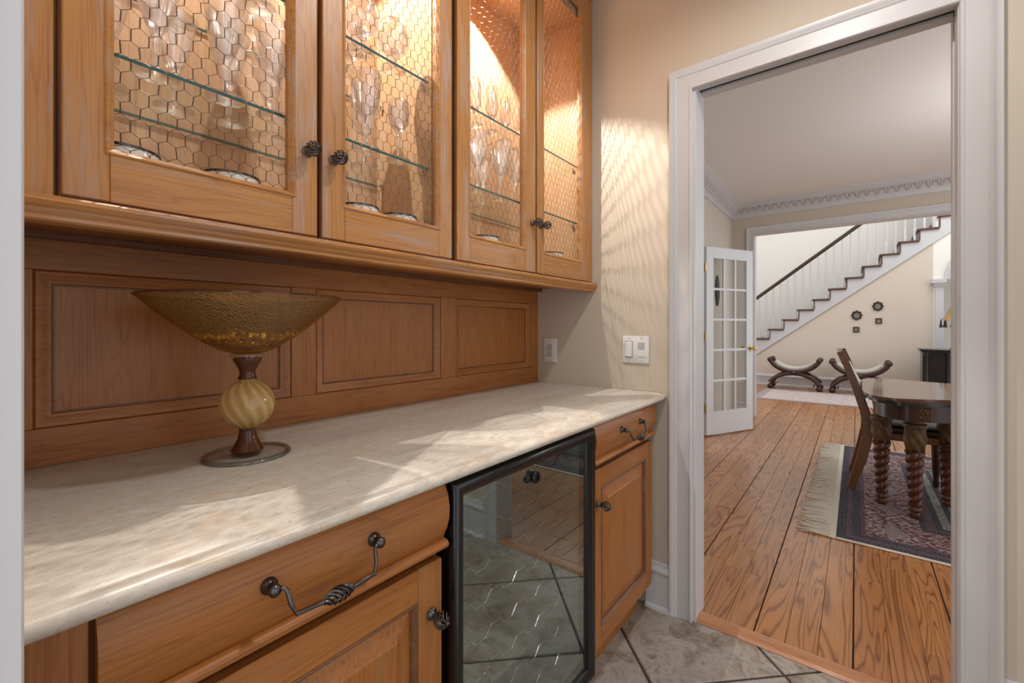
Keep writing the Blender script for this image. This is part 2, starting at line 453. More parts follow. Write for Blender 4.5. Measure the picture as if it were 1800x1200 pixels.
def tag(o, label=None, cat=None, group=None, kind=None):
    if label: o['label'] = label
    if cat: o['category'] = cat
    if group: o['group'] = group
    if kind: o['kind'] = kind
    return o
def thing(name, loc, label, cat, group=None, kind=None):
    o = bpy.data.objects.new(name, None); o.empty_display_size = 0.05; o.location = loc; COL.objects.link(o)
    WLOC[o.name] = Vector(loc)
    return tag(o, label, cat, group, kind)
def subpart(name, loc, parent):
    o = bpy.data.objects.new(name, None); o.empty_display_size = 0.03; COL.objects.link(o); o.parent = parent
    o.location = Vector(loc) - WLOC[parent.name]; WLOC[o.name] = Vector(loc); return o
def struct(mb, name, m, label, parent=None, smooth=None):
    o = mb.build(name, m, parent, smooth)
    if parent is None: tag(o, label, None, None, 'structure')
    return o
def copy_tree(src, loc, rot=None):
    r = src.copy(); COL.objects.link(r); r.location = loc
    if rot is not None: r.rotation_euler = rot
    for ch in src.children:
        c = ch.copy(); COL.objects.link(c); c.parent = r
        for g in ch.children:
            d = g.copy(); COL.objects.link(d); d.parent = c
    return r

# ------------------------------------------------------------------ room shell
XW, YB = 1.82, 1.267          # right wall face, panelling face
WT = 0.115                    # right wall thickness
JL, JR, JZ = 0.50, -0.236, 2.136
CEILZ = 2.765
XD0, XD1 = XW + WT, 6.40      # dining room
YD = 1.30
FY0, FY1 = 6.53, 10.2         # foyer
OPL, OPR, OPZ = 1.03, -1.95, 2.365

# tiles: diagonal slate, each its own piece
fl = MB().box(-1.4, XW + 0.02, -2.0, YB + 0.05, -0.05, -0.004)
floor_tile = struct(fl, 'floor', GROUT, 'diagonal slate tile floor of the pantry')
STEP = 0.658
for i in range(-9, 4):
    for j in range(-7, 4):
        a0, a1 = 1.541 + (i - 1) * STEP, 1.541 + i * STEP      # x - y
        b0, b1 = 1.919 + (j - 1) * STEP, 1.919 + j * STEP      # x + y
        cx, cy = ((a0 + a1) / 2 + (b0 + b1) / 2) / 2, ((b0 + b1) / 2 - (a0 + a1) / 2) / 2
        if not (-1.3 < cx < XW + 0.3 and -1.75 < cy < YB + 0.2): continue
        bm = bmesh.new(); g = 0.0065
        q = [((a + b) / 2, (b - a) / 2) for a, b in ((a0 + g, b0 + g), (a1 - g, b0 + g), (a1 - g, b1 - g), (a0 + g, b1 - g))]
        lo = [bm.verts.new((x, y, -0.02)) for x, y in q]; hi = [bm.verts.new((x, y, 0.0)) for x, y in q]
        bm.faces.new(lo[::-1]); top = bm.faces.new(hi)
        for k in range(4): bm.faces.new((lo[k], lo[(k + 1) % 4], hi[(k + 1) % 4], hi[k]))
        bmesh.ops.bevel(bm, geom=[e for e in bm.edges if all(v.co.z > -0.01 for v in e.verts)], offset=0.003, segments=1, affect='EDGES')
        for co, no in (((XW + 0.012, 0, 0), (1, 0, 0)), ((0, YB + 0.04, 0), (0, 1, 0))):
            bmesh.ops.bisect_plane(bm, geom=bm.verts[:] + bm.edges[:] + bm.faces[:], plane_co=co, plane_no=no, clear_outer=True)
        if not bm.faces: bm.free(); continue
        m = MB(); m._merge(bm); m.build('tile', SLATE, floor_tile, origin=(cx, cy, 0))

# timber floor of dining room and foyer: strips 0.1 wide, a deep seam every third
fw = MB().box(XW + 0.02, 13.5, -3.4, 3.2, -0.05, -0.006)
floor_wood = struct(fw, 'floor_wood', SUBFLOOR, 'red oak strip floor running from dining room to foyer')
rnd = random.Random(3)
SW = 0.1012
plank_mesh = {}
for k in range(-10, 11):
    y0 = 0.3105 + (k - 3) * SW
    deep = 0.0028 if k % 3 == 0 else 0.0007
    deep1 = 0.0028 if (k + 1) % 3 == 0 else 0.0007
    x = 1.90
    first = True
    while x < FY1 - 0.02:
        L = rnd.choice((0.5, 0.7, 0.9, 1.1)) if not first else rnd.uniform(0.25, 1.0)
        if x > 4.5: L = rnd.choice((1.3, 1.6, 1.9))
        first = False
        x1 = min(x + L, FY1)
        if FY1 - x1 < 0.2: x1 = FY1
        if not (y0 > YD and x < XD1):
            key = (round(x1 - x, 3), deep, deep1)
            oname = 'plank'
            if key not in plank_mesh:
                m = MB().box(0, x1 - x - 0.0012, deep, SW - deep1, -0.014, 0.0, 0.0008)
                bm = m.bm; me = bpy.data.meshes.new('plank')
                bmesh.ops.recalc_face_normals(bm, faces=bm.faces[:]); bm.to_mesh(me); bm.free(); me.materials.append(PLANK); plank_mesh[key] = me
            o = bpy.data.objects.new(oname, plank_mesh[key]); COL.objects.link(o); o.parent = floor_wood; o.location = (x, y0, 0)
        x = x1
wide = MB().box(1.90, FY1, 0.3105 + 8 * SW, 3.1, -0.014, 0.0).box(1.90, FY1, -3.3, 0.3105 - 13 * SW, -0.014, 0.0)
w_ = wide.build('outlying_boards', PLANK, floor_wood); w_['kind'] = 'stuff'

sd = MB()
sd.sweep([(0, 0), (0.012, 0.011), (0.03, 0.014), (0.05, 0.014), (0.068, 0.011), (0.078, 0.003), (0.078, 0)],
         [(1.898, JR, 0.0), (1.898, JL, 0.0)], (0, 0, 1))
tag(sd.build('trim_1', SADDLE), 'red oak saddle threshold between tile and timber floors', kind='structure')

# right wall with the cased pocket-door opening
wr = MB()
wr.box(XW, XD0, JL + 0.012, YB + 0.25, 0, CEILZ).box(XW, XD0, -2.2, JR - 0.012, 0, CEILZ)
wr.box(XW, XD0, JR - 0.012, JL + 0.012, JZ + 0.012, CEILZ)
struct(wr, 'wall_right', BEIGE, 'beige pantry wall with the cased opening to the dining room')
S0, S1 = 1.866, 1.893        # pocket slot
dj = thing('door_1', (XW, 0.13, 0), 'white cased opening between pantry and dining room', None, None, 'structure')
MB().box(XW - 0.002, XD0 + 0.002, JL, JL + 0.012, 0.0, JZ).build('jamb', TRIM, dj)
for a_, b_ in ((XW - 0.002, S0), (S1 + 0.012, XD0 + 0.002)): MB().box(a_, b_, JR - 0.012, JR, 0.0, JZ).build('jamb', TRIM, dj)
for a_, b_ in ((XW - 0.002, S0), (S1, XD0 + 0.002)): MB().box(a_, b_, JR, JL, JZ, JZ + 0.012).build('head_jamb', TRIM, dj)
MB().box(S0, S1, JR, JL, JZ + 0.008, JZ + 0.012).build('pocket_track', SLOT, dj)
MB().box(S0 + 0.002, S1 + 0.01, JR - 0.011, JR - 0.004, 0.01, JZ).build('pocket_door_edge', TRIM, dj)
MB().box(S0 + 0.006, S1 - 0.004, JR - 0.004, JR - 0.0025, 0.93, 1.0).build('latch_plate', BRASS, dj)
CASE = [(0, 0), (0, 0.013), (0.003, 0.017), (0.009, 0.017), (0.012, 0.0125), (0.018, 0.0115), (0.058, 0.0135), (0.063, 0.019), (0.069, 0.0205), (0.073, 0.0245), (0.080, 0.0265), (0.0855, 0.0265), (0.0855, 0)]
cs = MB().sweep(CASE, [(XW, JL + 0.012, 0), (XW, JL + 0.012, JZ - 0.012), (XW, JR - 0.002, JZ - 0.012), (XW, JR - 0.002, 0)], (-1, 0, 0))
cs.build('casing', TRIM, dj, 35)
cs = MB().sweep(CASE, [(XD0, JR - 0.012, 0), (XD0, JR - 0.012, JZ + 0.012), (XD0, JL + 0.012, JZ + 0.012), (XD0, JL + 0.012, 0)], (1, 0, 0))
cs.build('casing', TRIM, dj, 35)

BASE = [(0, 0), (0, 0.015), (0.145, 0.015), (0.152, 0.02), (0.160, 0.022), (0.168, 0.019), (0.176, 0.011), (0.188, 0.009), (0.192, 0.004), (0.192, 0)]
SHOE = [(0, 0), (0, 0.028), (0.010, 0.026), (0.017, 0.015), (0.017, 0)]
def baseboard(name, p0, p1, N, label):
    b = MB().sweep(BASE, [p0, p1], N); b.sweep(SHOE, [p0, p1], N)
    return tag(b.build(name, TRIM, None, 35), label, kind='structure')
# N x dir must be +z : for N=(-1,0,0) dir = +y?  (-1,0,0)x(0,-1,0) = (0,0,1)
baseboard('baseboard_right', (XW, 0.70, 0), (XW, JL + 0.0985, 0), (-1, 0, 0), 'white moulded baseboard between base cabinet and door casing')
baseboard('baseboard_front', (XW, JR - 0.09, 0), (XW, -2.2, 0), (-1, 0, 0), 'white moulded baseboard right of the pantry doorway')

# back wall, left wall with the casing the camera looks past, ceiling
struct(MB().box(-0.14, XW + 0.02, YB + 0.03, YB + 0.15, 0, CEILZ), 'wall_back', BEIGE, 'beige wall behind the oak panelling and cabinets')
struct(MB().box(-0.12, 0.012, 0.512, YB + 0.03, 0, CEILZ).box(-0.12, 0.012, -0.42, 0.512, 2.14, CEILZ).box(-0.12, 0.012, -2.2, -0.432, 0, CEILZ), 'wall_left', BEIGE, 'beige pantry wall at the near doorway')
dl = thing('door_2', (0, 0.04, 0), 'white door casing at the very edge of the photograph beside the counter', None, None, 'structure')
for q_ in ((0.50, 0.512, 0, 2.14), (-0.432, -0.42, 0, 2.14), (-0.42, 0.50, 2.128, 2.14)): MB().box(-0.122, 0.013, *q_).build('jamb', TRIM, dl)
CASE2 = [(0, 0), (0, 0.0178), (0.003, 0.0195), (0.009, 0.0195), (0.013, 0.016), (0.058, 0.016), (0.064, 0.02), (0.072, 0.022), (0.078, 0.022), (0.078, 0)]
MB().sweep(CASE2, [(0.012, -0.42, 0), (0.012, -0.42, 2.128), (0.012, 0.503, 2.128), (0.012, 0.503, 0)], (1, 0, 0)).build('casing', TRIM, dl, 35)
struct(MB().box(-1.4, XD0, -2.2, YB + 0.15, CEILZ, CEILZ + 0.1), 'ceiling', CEIL, 'white pantry ceiling')
struct(MB().box(XD0, FY0 - 0.02, -3.4, YD + 0.12, CEILZ, CEILZ + 0.1), 'ceiling_dining', CEIL, 'pale grey dining room ceiling above the crown moulding')

# dining room walls
struct(MB().box(XD0, 4.08, YD, YD + 0.12, 0, CEILZ).box(4.08, 4.93, YD, YD + 0.12, 2.07, CEILZ).box(4.93, FY0, YD, YD + 0.12, 0, CEILZ),
       'wall_dining_left', BEIGE2, 'pale beige dining room wall behind the open French door')
struct(MB().box(XD1, FY0, OPL + 0.012, YD + 0.12, 0, CEILZ).box(XD1, FY0, -3.4, OPL + 0.012, OPZ + 0.012, CEILZ).box(XD1, FY0, -3.4, OPR, 0, OPZ + 0.012),
       'wall_dining_far', BEIGE, 'beige wall with the wide cased opening into the stair hall')
df_ = thing('door_3', (XD1, -0.4, 0), 'wide white cased opening between dining room and stair hall', None, None, 'structure')
for q_ in ((OPL, OPL + 0.012, 0, OPZ), (OPR, OPL, OPZ, OPZ + 0.012), (OPR - 0.012, OPR, 0, OPZ)): MB().box(XD1 - 0.002, FY0 + 0.002, *q_).build('jamb', TRIM, df_)
MB().sweep(CASE, [(XD1, OPL + 0.008, 0), (XD1, OPL + 0.008, OPZ + 0.008), (XD1, OPR - 0.008, OPZ + 0.008), (XD1, OPR - 0.008, 0)], (-1, 0, 0)).build('casing', TRIM, df_, 35)
baseboard('baseboard_far', (XD1, YD, 0), (XD1, OPL + 0.095, 0), (-1, 0, 0), 'white baseboard in the dining room corner behind the French door')

# crown mouldings with a carved leaf band
CROWN = [(0, 0), (0, 0.155), (0.014, 0.155), (0.022, 0.140), (0.030, 0.138), (0.042, 0.118), (0.050, 0.112), (0.056, 0.098), (0.120, 0.032), (0.128, 0.030), (0.136, 0.022), (0.150, 0.020), (0.165, 0.012), (0.172, 0.012), (0.172, 0)]
def crown(name, p0, p1, N, label):
    # profile a runs downwards from the ceiling, b out from the wall
    t = MB().sweep(CROWN, [p0, p1], N)
    o = tag(t.build(name, TRIM, None, 25), label, kind='structure')
    p0, p1, N = Vector(p0), Vector(p1), Vector(N); d = (p1 - p0).normalized(); L = (p1 - p0).length
    lf = MB(); n = int(L / 0.085)
    A = Vector((0, 0, -0.060)) + N * 0.096; B = Vector((0, 0, -0.117)) + N * 0.036
    nn = (N + Vector((0, 0, -1))).normalized()
    for i in range(n):
        c = p0 + d * (0.085 * (i + 0.5))
        m0, m1, mm = c + A, c + B, c + (A + B) / 2
        for sgn in (-1, 1):
            lf.tube([m1 + d * sgn * 0.004 + nn * 0.004, mm + d * sgn * 0.018 + nn * 0.003, m0 + d * sgn * 0.030 + nn * 0.001, m0 + d * sgn * 0.036 + (B - A) * 0.28 + nn * 0.001], [0.004, 0.009, 0.008, 0.005], 5)
        lf.tube([m1 + nn * 0.002, mm + nn * 0.005, m0 + nn * 0.001], [0.003, 0.009, 0.004], 5)
    r = lf.build('carved_leaf_band', TRIM, o, 60); r['kind'] = 'stuff'
    return o
crown('trim_2', (XD1, YD, CEILZ), (XD1, -3.3, CEILZ), (-1, 0, 0), 'white crown moulding with carved leaves on the far dining wall') if False else None
def crown2(name, p0, p1, N, label):
    N_ = Vector(N); d = (Vector(p1) - Vector(p0)).normalized()
    if N_.cross(d).z > 0: p0, p1 = p1, p0
    return crown(name, p0, p1, N, label)
crown2('trim_2', (XD1, YD, CEILZ), (XD1, -3.3, CEILZ), (-1, 0, 0), 'white crown moulding with carved leaves on the far dining wall')
crown2('trim_3', (XD0, YD, CEILZ), (XD1, YD, CEILZ), (0, -1, 0), 'white crown moulding with carved leaves above the French door')

# ------------------------------------------------------------------ stair hall
def stl(y): return 0.615 + 0.756 * (1.574 - y)     # lower edge of the stair string
ws = MB()
ypts = [(FY1, 2.38, 0.0), (FY1, -1.03, 0.0), (FY1, -1.03, stl(-1.03))]
ws.poly(ypts, (0.12, 0, 0))
struct(ws, 'wall_stair', CREAM, 'cream wall under the staircase behind the two benches')
wh = MB().box(11.25, 11.4, -3.4, 3.2, 0, 5.4)
struct(wh, 'wall_hall_back', PALE, 'pale wall behind the stair balusters')
struct(MB().box(FY0, 13.5, 3.1, 3.2, 0, 5.4), 'wall_hall_left', PALE, 'pale side wall of the stair hall')
# arched opening to the right of the stairs
ARC_Y, ARC_Z, ARC_R = -1.86, 1.90, 0.70
wa = MB()
pts = [(FY1, -1.03, 0.0), (FY1, -1.03, 5.4), (FY1, -3.4, 5.4), (FY1, -3.4, 0.0), (FY1, ARC_Y - ARC_R, 0.0)]
for k in range(0, 17):
    a = PI - k * PI / 16
    pts.append((FY1, ARC_Y + ARC_R * math.cos(a), ARC_Z + ARC_R * math.sin(a)))
pts.append((FY1, ARC_Y + ARC_R, 0.0))
wa.poly(pts, (0.18, 0, 0))
struct(wa, 'wall_arch', PALE, 'pale wall with the round arch at the foot of the hall')
tr = MB()
apath = [(FY1, ARC_Y + ARC_R * math.cos(k * PI / 24), ARC_Z + 0.06 + ARC_R * math.sin(k * PI / 24)) for k in range(25)]
tr.sweep([(0, 0), (0, 0.03), (-0.05, 0.035), (-0.07, 0.05), (-0.10, 0.05), (-0.10, 0)], apath, (-1, 0, 0))
tr.box(FY1 - 0.04, FY1, ARC_Y + ARC_R + 0.005, ARC_Y + ARC_R + 0.105, 0, ARC_Z - 0.06)
tr.box(FY1 - 0.055, FY1, ARC_Y + ARC_R - 0.005, ARC_Y + ARC_R + 0.12, 0, 0.22)
for dz, e in ((-0.06, 0.01), (-0.03, 0.03), (0.0, 0.055), (0.035, 0.04)):
    tr.box(FY1 - 0.05 - e, FY1, ARC_Y + ARC_R - e * 0.5, ARC_Y + ARC_R + 0.11 + e, ARC_Z + dz, ARC_Z + dz + 0.032)
tag(tr.build('trim_4', TRIM, None, 30), 'white pilaster, capital and arch band right of the stairs', kind='structure')
struct(MB().box(13.3, 13.5, -3.4, 3.2, 0, 5.4), 'wall_hall_far', PALE, 'bright pale wall seen through the arch')
b_ = MB().sweep([(a * 1.08, b) for a, b in BASE], [(FY1, 2.2, 0), (FY1, -1.03, 0)], (-1, 0, 0)); b_.sweep(SHOE, [(FY1, 2.2, 0), (FY1, -1.03, 0)], (-1, 0, 0))
tag(b_.build('baseboard_stair', TRIM, None, 35), 'white baseboard along the cream stair wall', kind='structure')

st = thing('staircase', (FY1, 0.4, 0), 'white staircase with dark wooden treads climbing across the stair hall', 'staircase')
RISE, RUN = 0.1908, 0.2477
NT_ = 13
def tz(i): return 0.933 + RISE * i
def ty(i): return 1.37 - RUN * i            # right hand end of tread i = face of next riser
spts = []
for i in range(-4, NT_):
    spts.append((FY1 - 0.02, ty(i) + RUN, tz(i) - 0.03)); spts.append((FY1 - 0.02, ty(i), tz(i) - 0.03))
yl, yr = spts[0][1], spts[-1][1]
poly = spts + [(FY1 - 0.02, yr, stl(yr)), (FY1 - 0.02, 2.36, stl(2.36)), (FY1 - 0.02, yl, 0.003)]
MB().poly(poly, (0.05, 0, 0)).build('stringer', TRIM, st)
MB().sweep([(0, 0), (0, 0.012), (0.02, 0.014), (0.03, 0.006), (0.03, 0)], [(FY1 - 0.02, 2.36, stl(2.36)), (FY1 - 0.02, yr, stl(yr))], (-1, 0, 0)).build('stringer_moulding', TRIM, st)
tm = None; rm = None; bmsh = None
for i in range(-3, NT_):
    o = MB().box(FY1 - 0.06, FY1 + 1.03, ty(i), ty(i) + RUN + 0.032, tz(i) - 0.032, tz(i), 0.006).build('tread', STAIRW, st, origin=(FY1, ty(i), tz(i)))
    if tm is None: tm = o.data
    else: o.data = tm
    o = MB().box(FY1 - 0.025, FY1 + 1.03, ty(i) + RUN - 0.012, ty(i) + RUN + 0.006, tz(i) - RISE, tz(i) - 0.032).build('riser', STAIRW, st, origin=(FY1, ty(i), tz(i)))
    if rm is None: rm = o.data
    else: o.data = rm
    for q in (0.06, 0.06 + RUN / 2):
        yy = ty(i) + q
        top = 1.834 + 0.7705 * (1.574 - yy) - 0.02
        b = MB().box(FY1 - 0.005, FY1 + 0.027, yy - 0.016, yy + 0.016, tz(i), tz(i) + 0.22, 0.002)
        b.lathe([(0.012, 0.22), (0.018, 0.235), (0.011, 0.255), (0.0155, 0.30), (0.0145, 0.5), (0.0105, top - tz(i))], 8, (FY1 + 0.011, yy, tz(i)))
        b.build('baluster', TRIM, st, 40)
h0, h1 = 2.2, ty(NT_ - 1)
hp = [(FY1 + 0.011, y, 1.834 + 0.7705 * (1.574 - y) - 0.02) for y in (h0, h1)]
MB().sweep([(-0.0, -0.03), (0.02, -0.034), (0.045, -0.03), (0.06, -0.012), (0.06, 0.012), (0.045, 0.03), (0.02, 0.034), (0.0, 0.03)], [hp[1], hp[0]], (-1, 0, 0)).build('handrail', RAILW, st, 40)

# framed miniatures on the stair wall
def picture(y, z, r, kind, label):
    t = thing('framed_picture', (FY1, y, z), label, 'picture frame', 'small dark frames under the stairs')
    n = 20; f = MB()
    ring = lambda R, x: [(x, y + R * math.cos(2 * PI * k / n) * (1 if kind != 'square' else 1 / max(abs(math.cos(2 * PI * k / n)), abs(math.sin(2 * PI * k / n)))) , z + R * 1.12 * math.sin(2 * PI * k / n) * (1 if kind != 'square' else 1 / max(abs(math.cos(2 * PI * k / n)), abs(math.sin(2 * PI * k / n))))) for k in range(n)]
    f.tube(ring(r * 0.80, FY1 - 0.014), 0.2 * r, 6, True)
    for k in range(8 if kind != 'square' else 4):
        a = 2 * PI * k / (8 if kind != 'square' else 4) + (0 if kind != 'square' else PI / 4)
        q = 0.93 if kind != 'square' else 1.15
        f.ball((FY1 - 0.014, y + q * r * math.cos(a), z + q * r * 1.12 * math.sin(a)), 0.2 * r, 8, 6)
    f.build('frame', FRAMED, t, 60)
    p = MB().poly(ring(r * 0.78, FY1 - 0.010), (0.009, 0, 0)); p.build('portrait', PICT, t)
    return t
picture(-0.017, 1.376, 0.074, 'oval', 'dark oval frame with scalloped edge, lower of the two oval frames')
picture(-0.313, 1.535, 0.072, 'oval', 'dark oval frame, highest of the four on the stair wall')
picture(-0.009, 1.115, 0.046, 'square', 'small dark square frame below the lower oval frame')
picture(-0.325, 1.270, 0.046, 'square', 'small dark square frame below the highest oval frame')

# curule benches
def bench(x, y, label):
    t = thing('curule_bench', (x, y, 0), label, 'bench', 'X-shaped benches against the stair wall')
    for dx in (-0.19, 0.19):
        up = MB(); n = 14
        pts = [(x + dx, y + 0.40 * math.sin(a), 0.335 + 0.30 * (1 - math.cos(a)) * 1.0) for a in [(-1.28 + 2.56 * k / n) for k in range(n + 1)]]
        up.tube(pts, [0.038 if 0 < k < n else 0.030 for k in range(n + 1)], 8)
        for e in (pts[0], pts[-1]): up.ball(e, 0.046, 10, 8)
        up.build('arm_frame', DARKWOOD, t, 60)
        lo = MB()
        pts = [(x + dx, y + 0.40 * math.sin(a), 0.305 - 0.30 * (1 - math.cos(a)) * 0.92) for a in [(-1.25 + 2.5 * k / n) for k in range(n + 1)]]
        lo.tube(pts, [0.036 if 0 < k < n else 0.044 for k in range(n + 1)], 8)
        for e in (pts[0], pts[-1]): lo.ball((e[0], e[1], 0.05), 0.05, 10, 8)
        lo.ball((x + dx * 1.15, y, 0.32), 0.045, 10, 8)
        lo.build('leg_frame', DARKWOOD, t, 60)
    se = MB(); n = 14; bm = se.bm; prev = None
    for k in range(n + 1):
        a = -1.05 + 2.1 * k / n
        yy, zz = y + 0.375 * math.sin(a), 0.365 + 0.285 * (1 - math.cos(a))
        nrm = Vector((0, -math.sin(a), math.cos(a)))
        ring = []
        for xx, h in ((-0.16, 0.0), (0.16, 0.0), (0.16, 0.035), (0.08, 0.055), (-0.08, 0.055), (-0.16, 0.035)):
            ring.append(bm.verts.new(Vector((x + xx, yy, zz)) + nrm * h))
        if prev:
            for j in range(6): bm.faces.new((prev[j], prev[(j + 1) % 6], ring[(j + 1) % 6], ring[j]))
        else: bm.faces.new(ring[::-1])
        prev = ring
    bm.faces.new(prev)
    se.build('seat_cushion', DAMASK, t, 50)
    for dy in (-0.30, 0.30):
        MB().tube([(x - 0.19, y + dy, 0.09 + 0.0), (x + 0.19, y + dy, 0.09)], 0.014, 8).build('stretcher', DARKWOOD, t, 60)
    return t
bench(9.72, 0.895, 'dark curved X-frame bench with pale damask seat, standing nearest the French door')
bench(9.72, -0.055, 'dark curved X-frame bench with pale seat, partly behind the dining chair')

# pale runner in the hall
rn = MB().box(8.05, 9.42, -1.9, 1.33, 0.0005, 0.008, 0.002)
rt = rn.build('hall_runner', RUNNER); tag(rt, 'pale pink patterned runner on the hall floor in front of the benches', 'rug')
for q_ in ((8.05, 8.16, -1.9, 1.33), (9.31, 9.42, -1.9, 1.33), (8.16, 9.31, 1.22, 1.33)): MB().box(*q_, 0.0075, 0.010).build('border', RUNNER_E, rt)

# console with lamp at the arch
cn = thing('console_cabinet', (9.67, -1.4, 0), 'black lacquered console cabinet beside the arch', 'cabinet')
cxa, cxb, cya, cyb = 9.47, 9.87, -2.0, -0.83
MB().box(cxa - 0.03, cxb + 0.02, cya - 0.03, cyb + 0.03, 0.79, 0.815, 0.006).box(cxa - 0.015, cxb, cya, cyb + 0.012, 0.765, 0.79, 0.004).build('top', CONSOLE, cn)
MB().box(cxa + 0.05, cxb, cya, cyb - 0.01, 0.10, 0.765).build('body', CONSOLE, cn)
MB().box(cxa, cxb, cya, cyb, 0.06, 0.12, 0.004).build('plinth', CONSOLE, cn)
for yy in (cyb - 0.05, cyb - 0.30, cyb - 0.85, cya + 0.05):
    MB().lathe([(0.03, 0.12), (0.034, 0.16), (0.026, 0.2), (0.028, 0.45), (0.024, 0.68), (0.032, 0.72), (0.034, 0.765)], 12, (cxa + 0.025, yy, 0)).build('column', CONSOLE, cn, 40)
MB().box(cxa + 0.035, cxa + 0.05, cyb - 0.80, cyb - 0.36, 0.16, 0.74, 0.003).build('door', MAHOG, cn)
for yy in (cya + 0.03, cyb - 0.03):
    for xx in (cxa + 0.03, cxb - 0.03):
        MB().lathe([(0.0, 0), (0.022, 0), (0.028, 0.03), (0.02, 0.06), (0.0, 0.06)], 10, (xx, yy, 0)).build('foot', CONSOLE, cn, 40)
lp = thing('table_lamp', (9.62, -1.24, 0.815), 'tan tasselled lamp on the black console', 'lamp')
MB().lathe([(0.0, 0.815), (0.075, 0.815), (0.08, 0.835), (0.05, 0.85), (0.03, 0.88), (0.055, 0.95), (0.04, 1.04), (0.018, 1.10), (0.014, 1.30), (0.0, 1.30)], 16, (9.62, -1.24, 0)).build('base', CONSOLE, lp, 40)
MB().lathe([(0.19, 1.27), (0.165, 1.29), (0.12, 1.36), (0.085, 1.46), (0.082, 1.47), (0.078, 1.46), (0.115, 1.36), (0.16, 1.29), (0.186, 1.27), (0.19, 1.27)], 24, (9.62, -1.24, 0)).build('lamp_shade', SHADE, lp, 60)
for k in range(12):
    a = 2 * PI * k / 12 + 0.2
    px, py = 9.62 + 0.185 * math.cos(a), -1.24 + 0.185 * math.sin(a)
    MB().lathe([(0.0, 1.285), (0.006, 1.28), (0.006, 1.25), (0.012, 1.235), (0.008, 1.225), (0.02, 1.16), (0.0, 1.155)], 8, (px, py, 0)).build('tassel', TASSEL, lp, 40)

# ------------------------------------------------------------------ French door (open leaf)
HX, HY = 4.94, 1.262
fa = math.atan2(0.93 - HY, 5.60 - HX); FW, FH, FT = 0.735, 2.03, 0.035
fd = thing('door_4', (HX, HY, 0.0), 'white fifteen-pane French door leaf standing open against the dining wall', None, None, 'structure')
fd.rotation_euler = (0, 0, fa)
def fdp(mb, name, m, smooth=None):
    o = mb.build(name, m, None, smooth); o.parent = fd; return o
z0 = 0.012
SWd, RT, RB = 0.105, 0.12, 0.245
fdp(MB().box(0, SWd, -FT / 2, FT / 2, z0, FH, 0.002), 'stile', DOORW)
fdp(MB().box(FW - SWd, FW, -FT / 2, FT / 2, z0, FH, 0.002), 'stile', DOORW)
fdp(MB().box(SWd, FW - SWd, -FT / 2, FT / 2, FH - RT, FH, 0.001), 'rail', DOORW)
fdp(MB().box(SWd, FW - SWd, -FT / 2, FT / 2, z0, z0 + RB, 0.001), 'rail', DOORW)
gx0, gx1, gz0, gz1 = SWd, FW - SWd, z0 + RB, FH - RT
MW = 0.026
for i in (1, 2):
    xx = gx0 + (gx1 - gx0) * i / 3
    fdp(MB().box(xx - MW / 2, xx + MW / 2, -FT / 2 + 0.004, FT / 2 - 0.004, gz0, gz1, 0.003), 'muntin', DOORW)
for j in range(1, 5):
    zz = gz0 + (gz1 - gz0) * j / 5
    fdp(MB().box(gx0, gx1, -FT / 2 + 0.005, FT / 2 - 0.005, zz - MW / 2, zz + MW / 2, 0.003), 'muntin', DOORW)
for i in range(3):
    for j in range(5):
        xa, xb = gx0 + (gx1 - gx0) * i / 3 + 0.012 * (i > 0), gx0 + (gx1 - gx0) * (i + 1) / 3 - 0.012 * (i < 2)
        za, zb = gz0 + (gz1 - gz0) * j / 5 + 0.012 * (j > 0), gz0 + (gz1 - gz0) * (j + 1) / 5 - 0.012 * (j < 4)
        fdp(MB().box(xa, xb, -0.002, 0.002, za, zb), 'pane', PANE)
for zz in (0.30, 1.07, 1.81):
    fdp(MB().lathe([(0.0, zz - 0.045), (0.009, zz - 0.045), (0.009, zz + 0.045), (0.0, zz + 0.045)], 10, (-0.011, FT / 2 - 0.03, 0)).box(-0.006, 0.001, -FT / 2 + 0.002, FT / 2 - 0.006, zz - 0.043, zz + 0.043), 'hinge', BRASS, 40)
kb = MB()
for sgn in (-1, 1):
    kb.lathe([(0.0, 0.0), (0.026, 0.0), (0.026, 0.006 * sgn), (0.009, 0.010 * sgn), (0.009, 0.034 * sgn), (0.02, 0.042 * sgn), (0.026, 0.055 * sgn), (0.020, 0.068 * sgn), (0.0, 0.072 * sgn)], 16, (FW - 0.05, FT / 2 * sgn, 0.93), 'y')
fdp(kb, 'knob', BRASS, 50)
# casing of the doorway this leaf belongs to
MB().sweep(CASE, [(4.93, YD, 0), (4.93, YD, 2.07), (4.08, YD, 2.07), (4.08, YD, 0)], (0, -1, 0)).build('x', TRIM).name = 'trim_5'
tag(bpy.data.objects['trim_5'], 'white casing of the side doorway at the French door hinges', kind='structure')
orn = MB().lathe([(0.0, 0.0), (0.055, 0.0), (0.075, -0.012), (0.062, -0.02), (0.0, -0.018)], 20, (0, 0, 0), 'y')
for v in orn.bm.verts: v.co.z *= 2.5; v.co += Vector((5.59, YD, 1.60))
tag(orn.build('wall_plaque', FRAMED, None, 40), 'dark oval wall plaque seen through the French door panes', 'plaque')

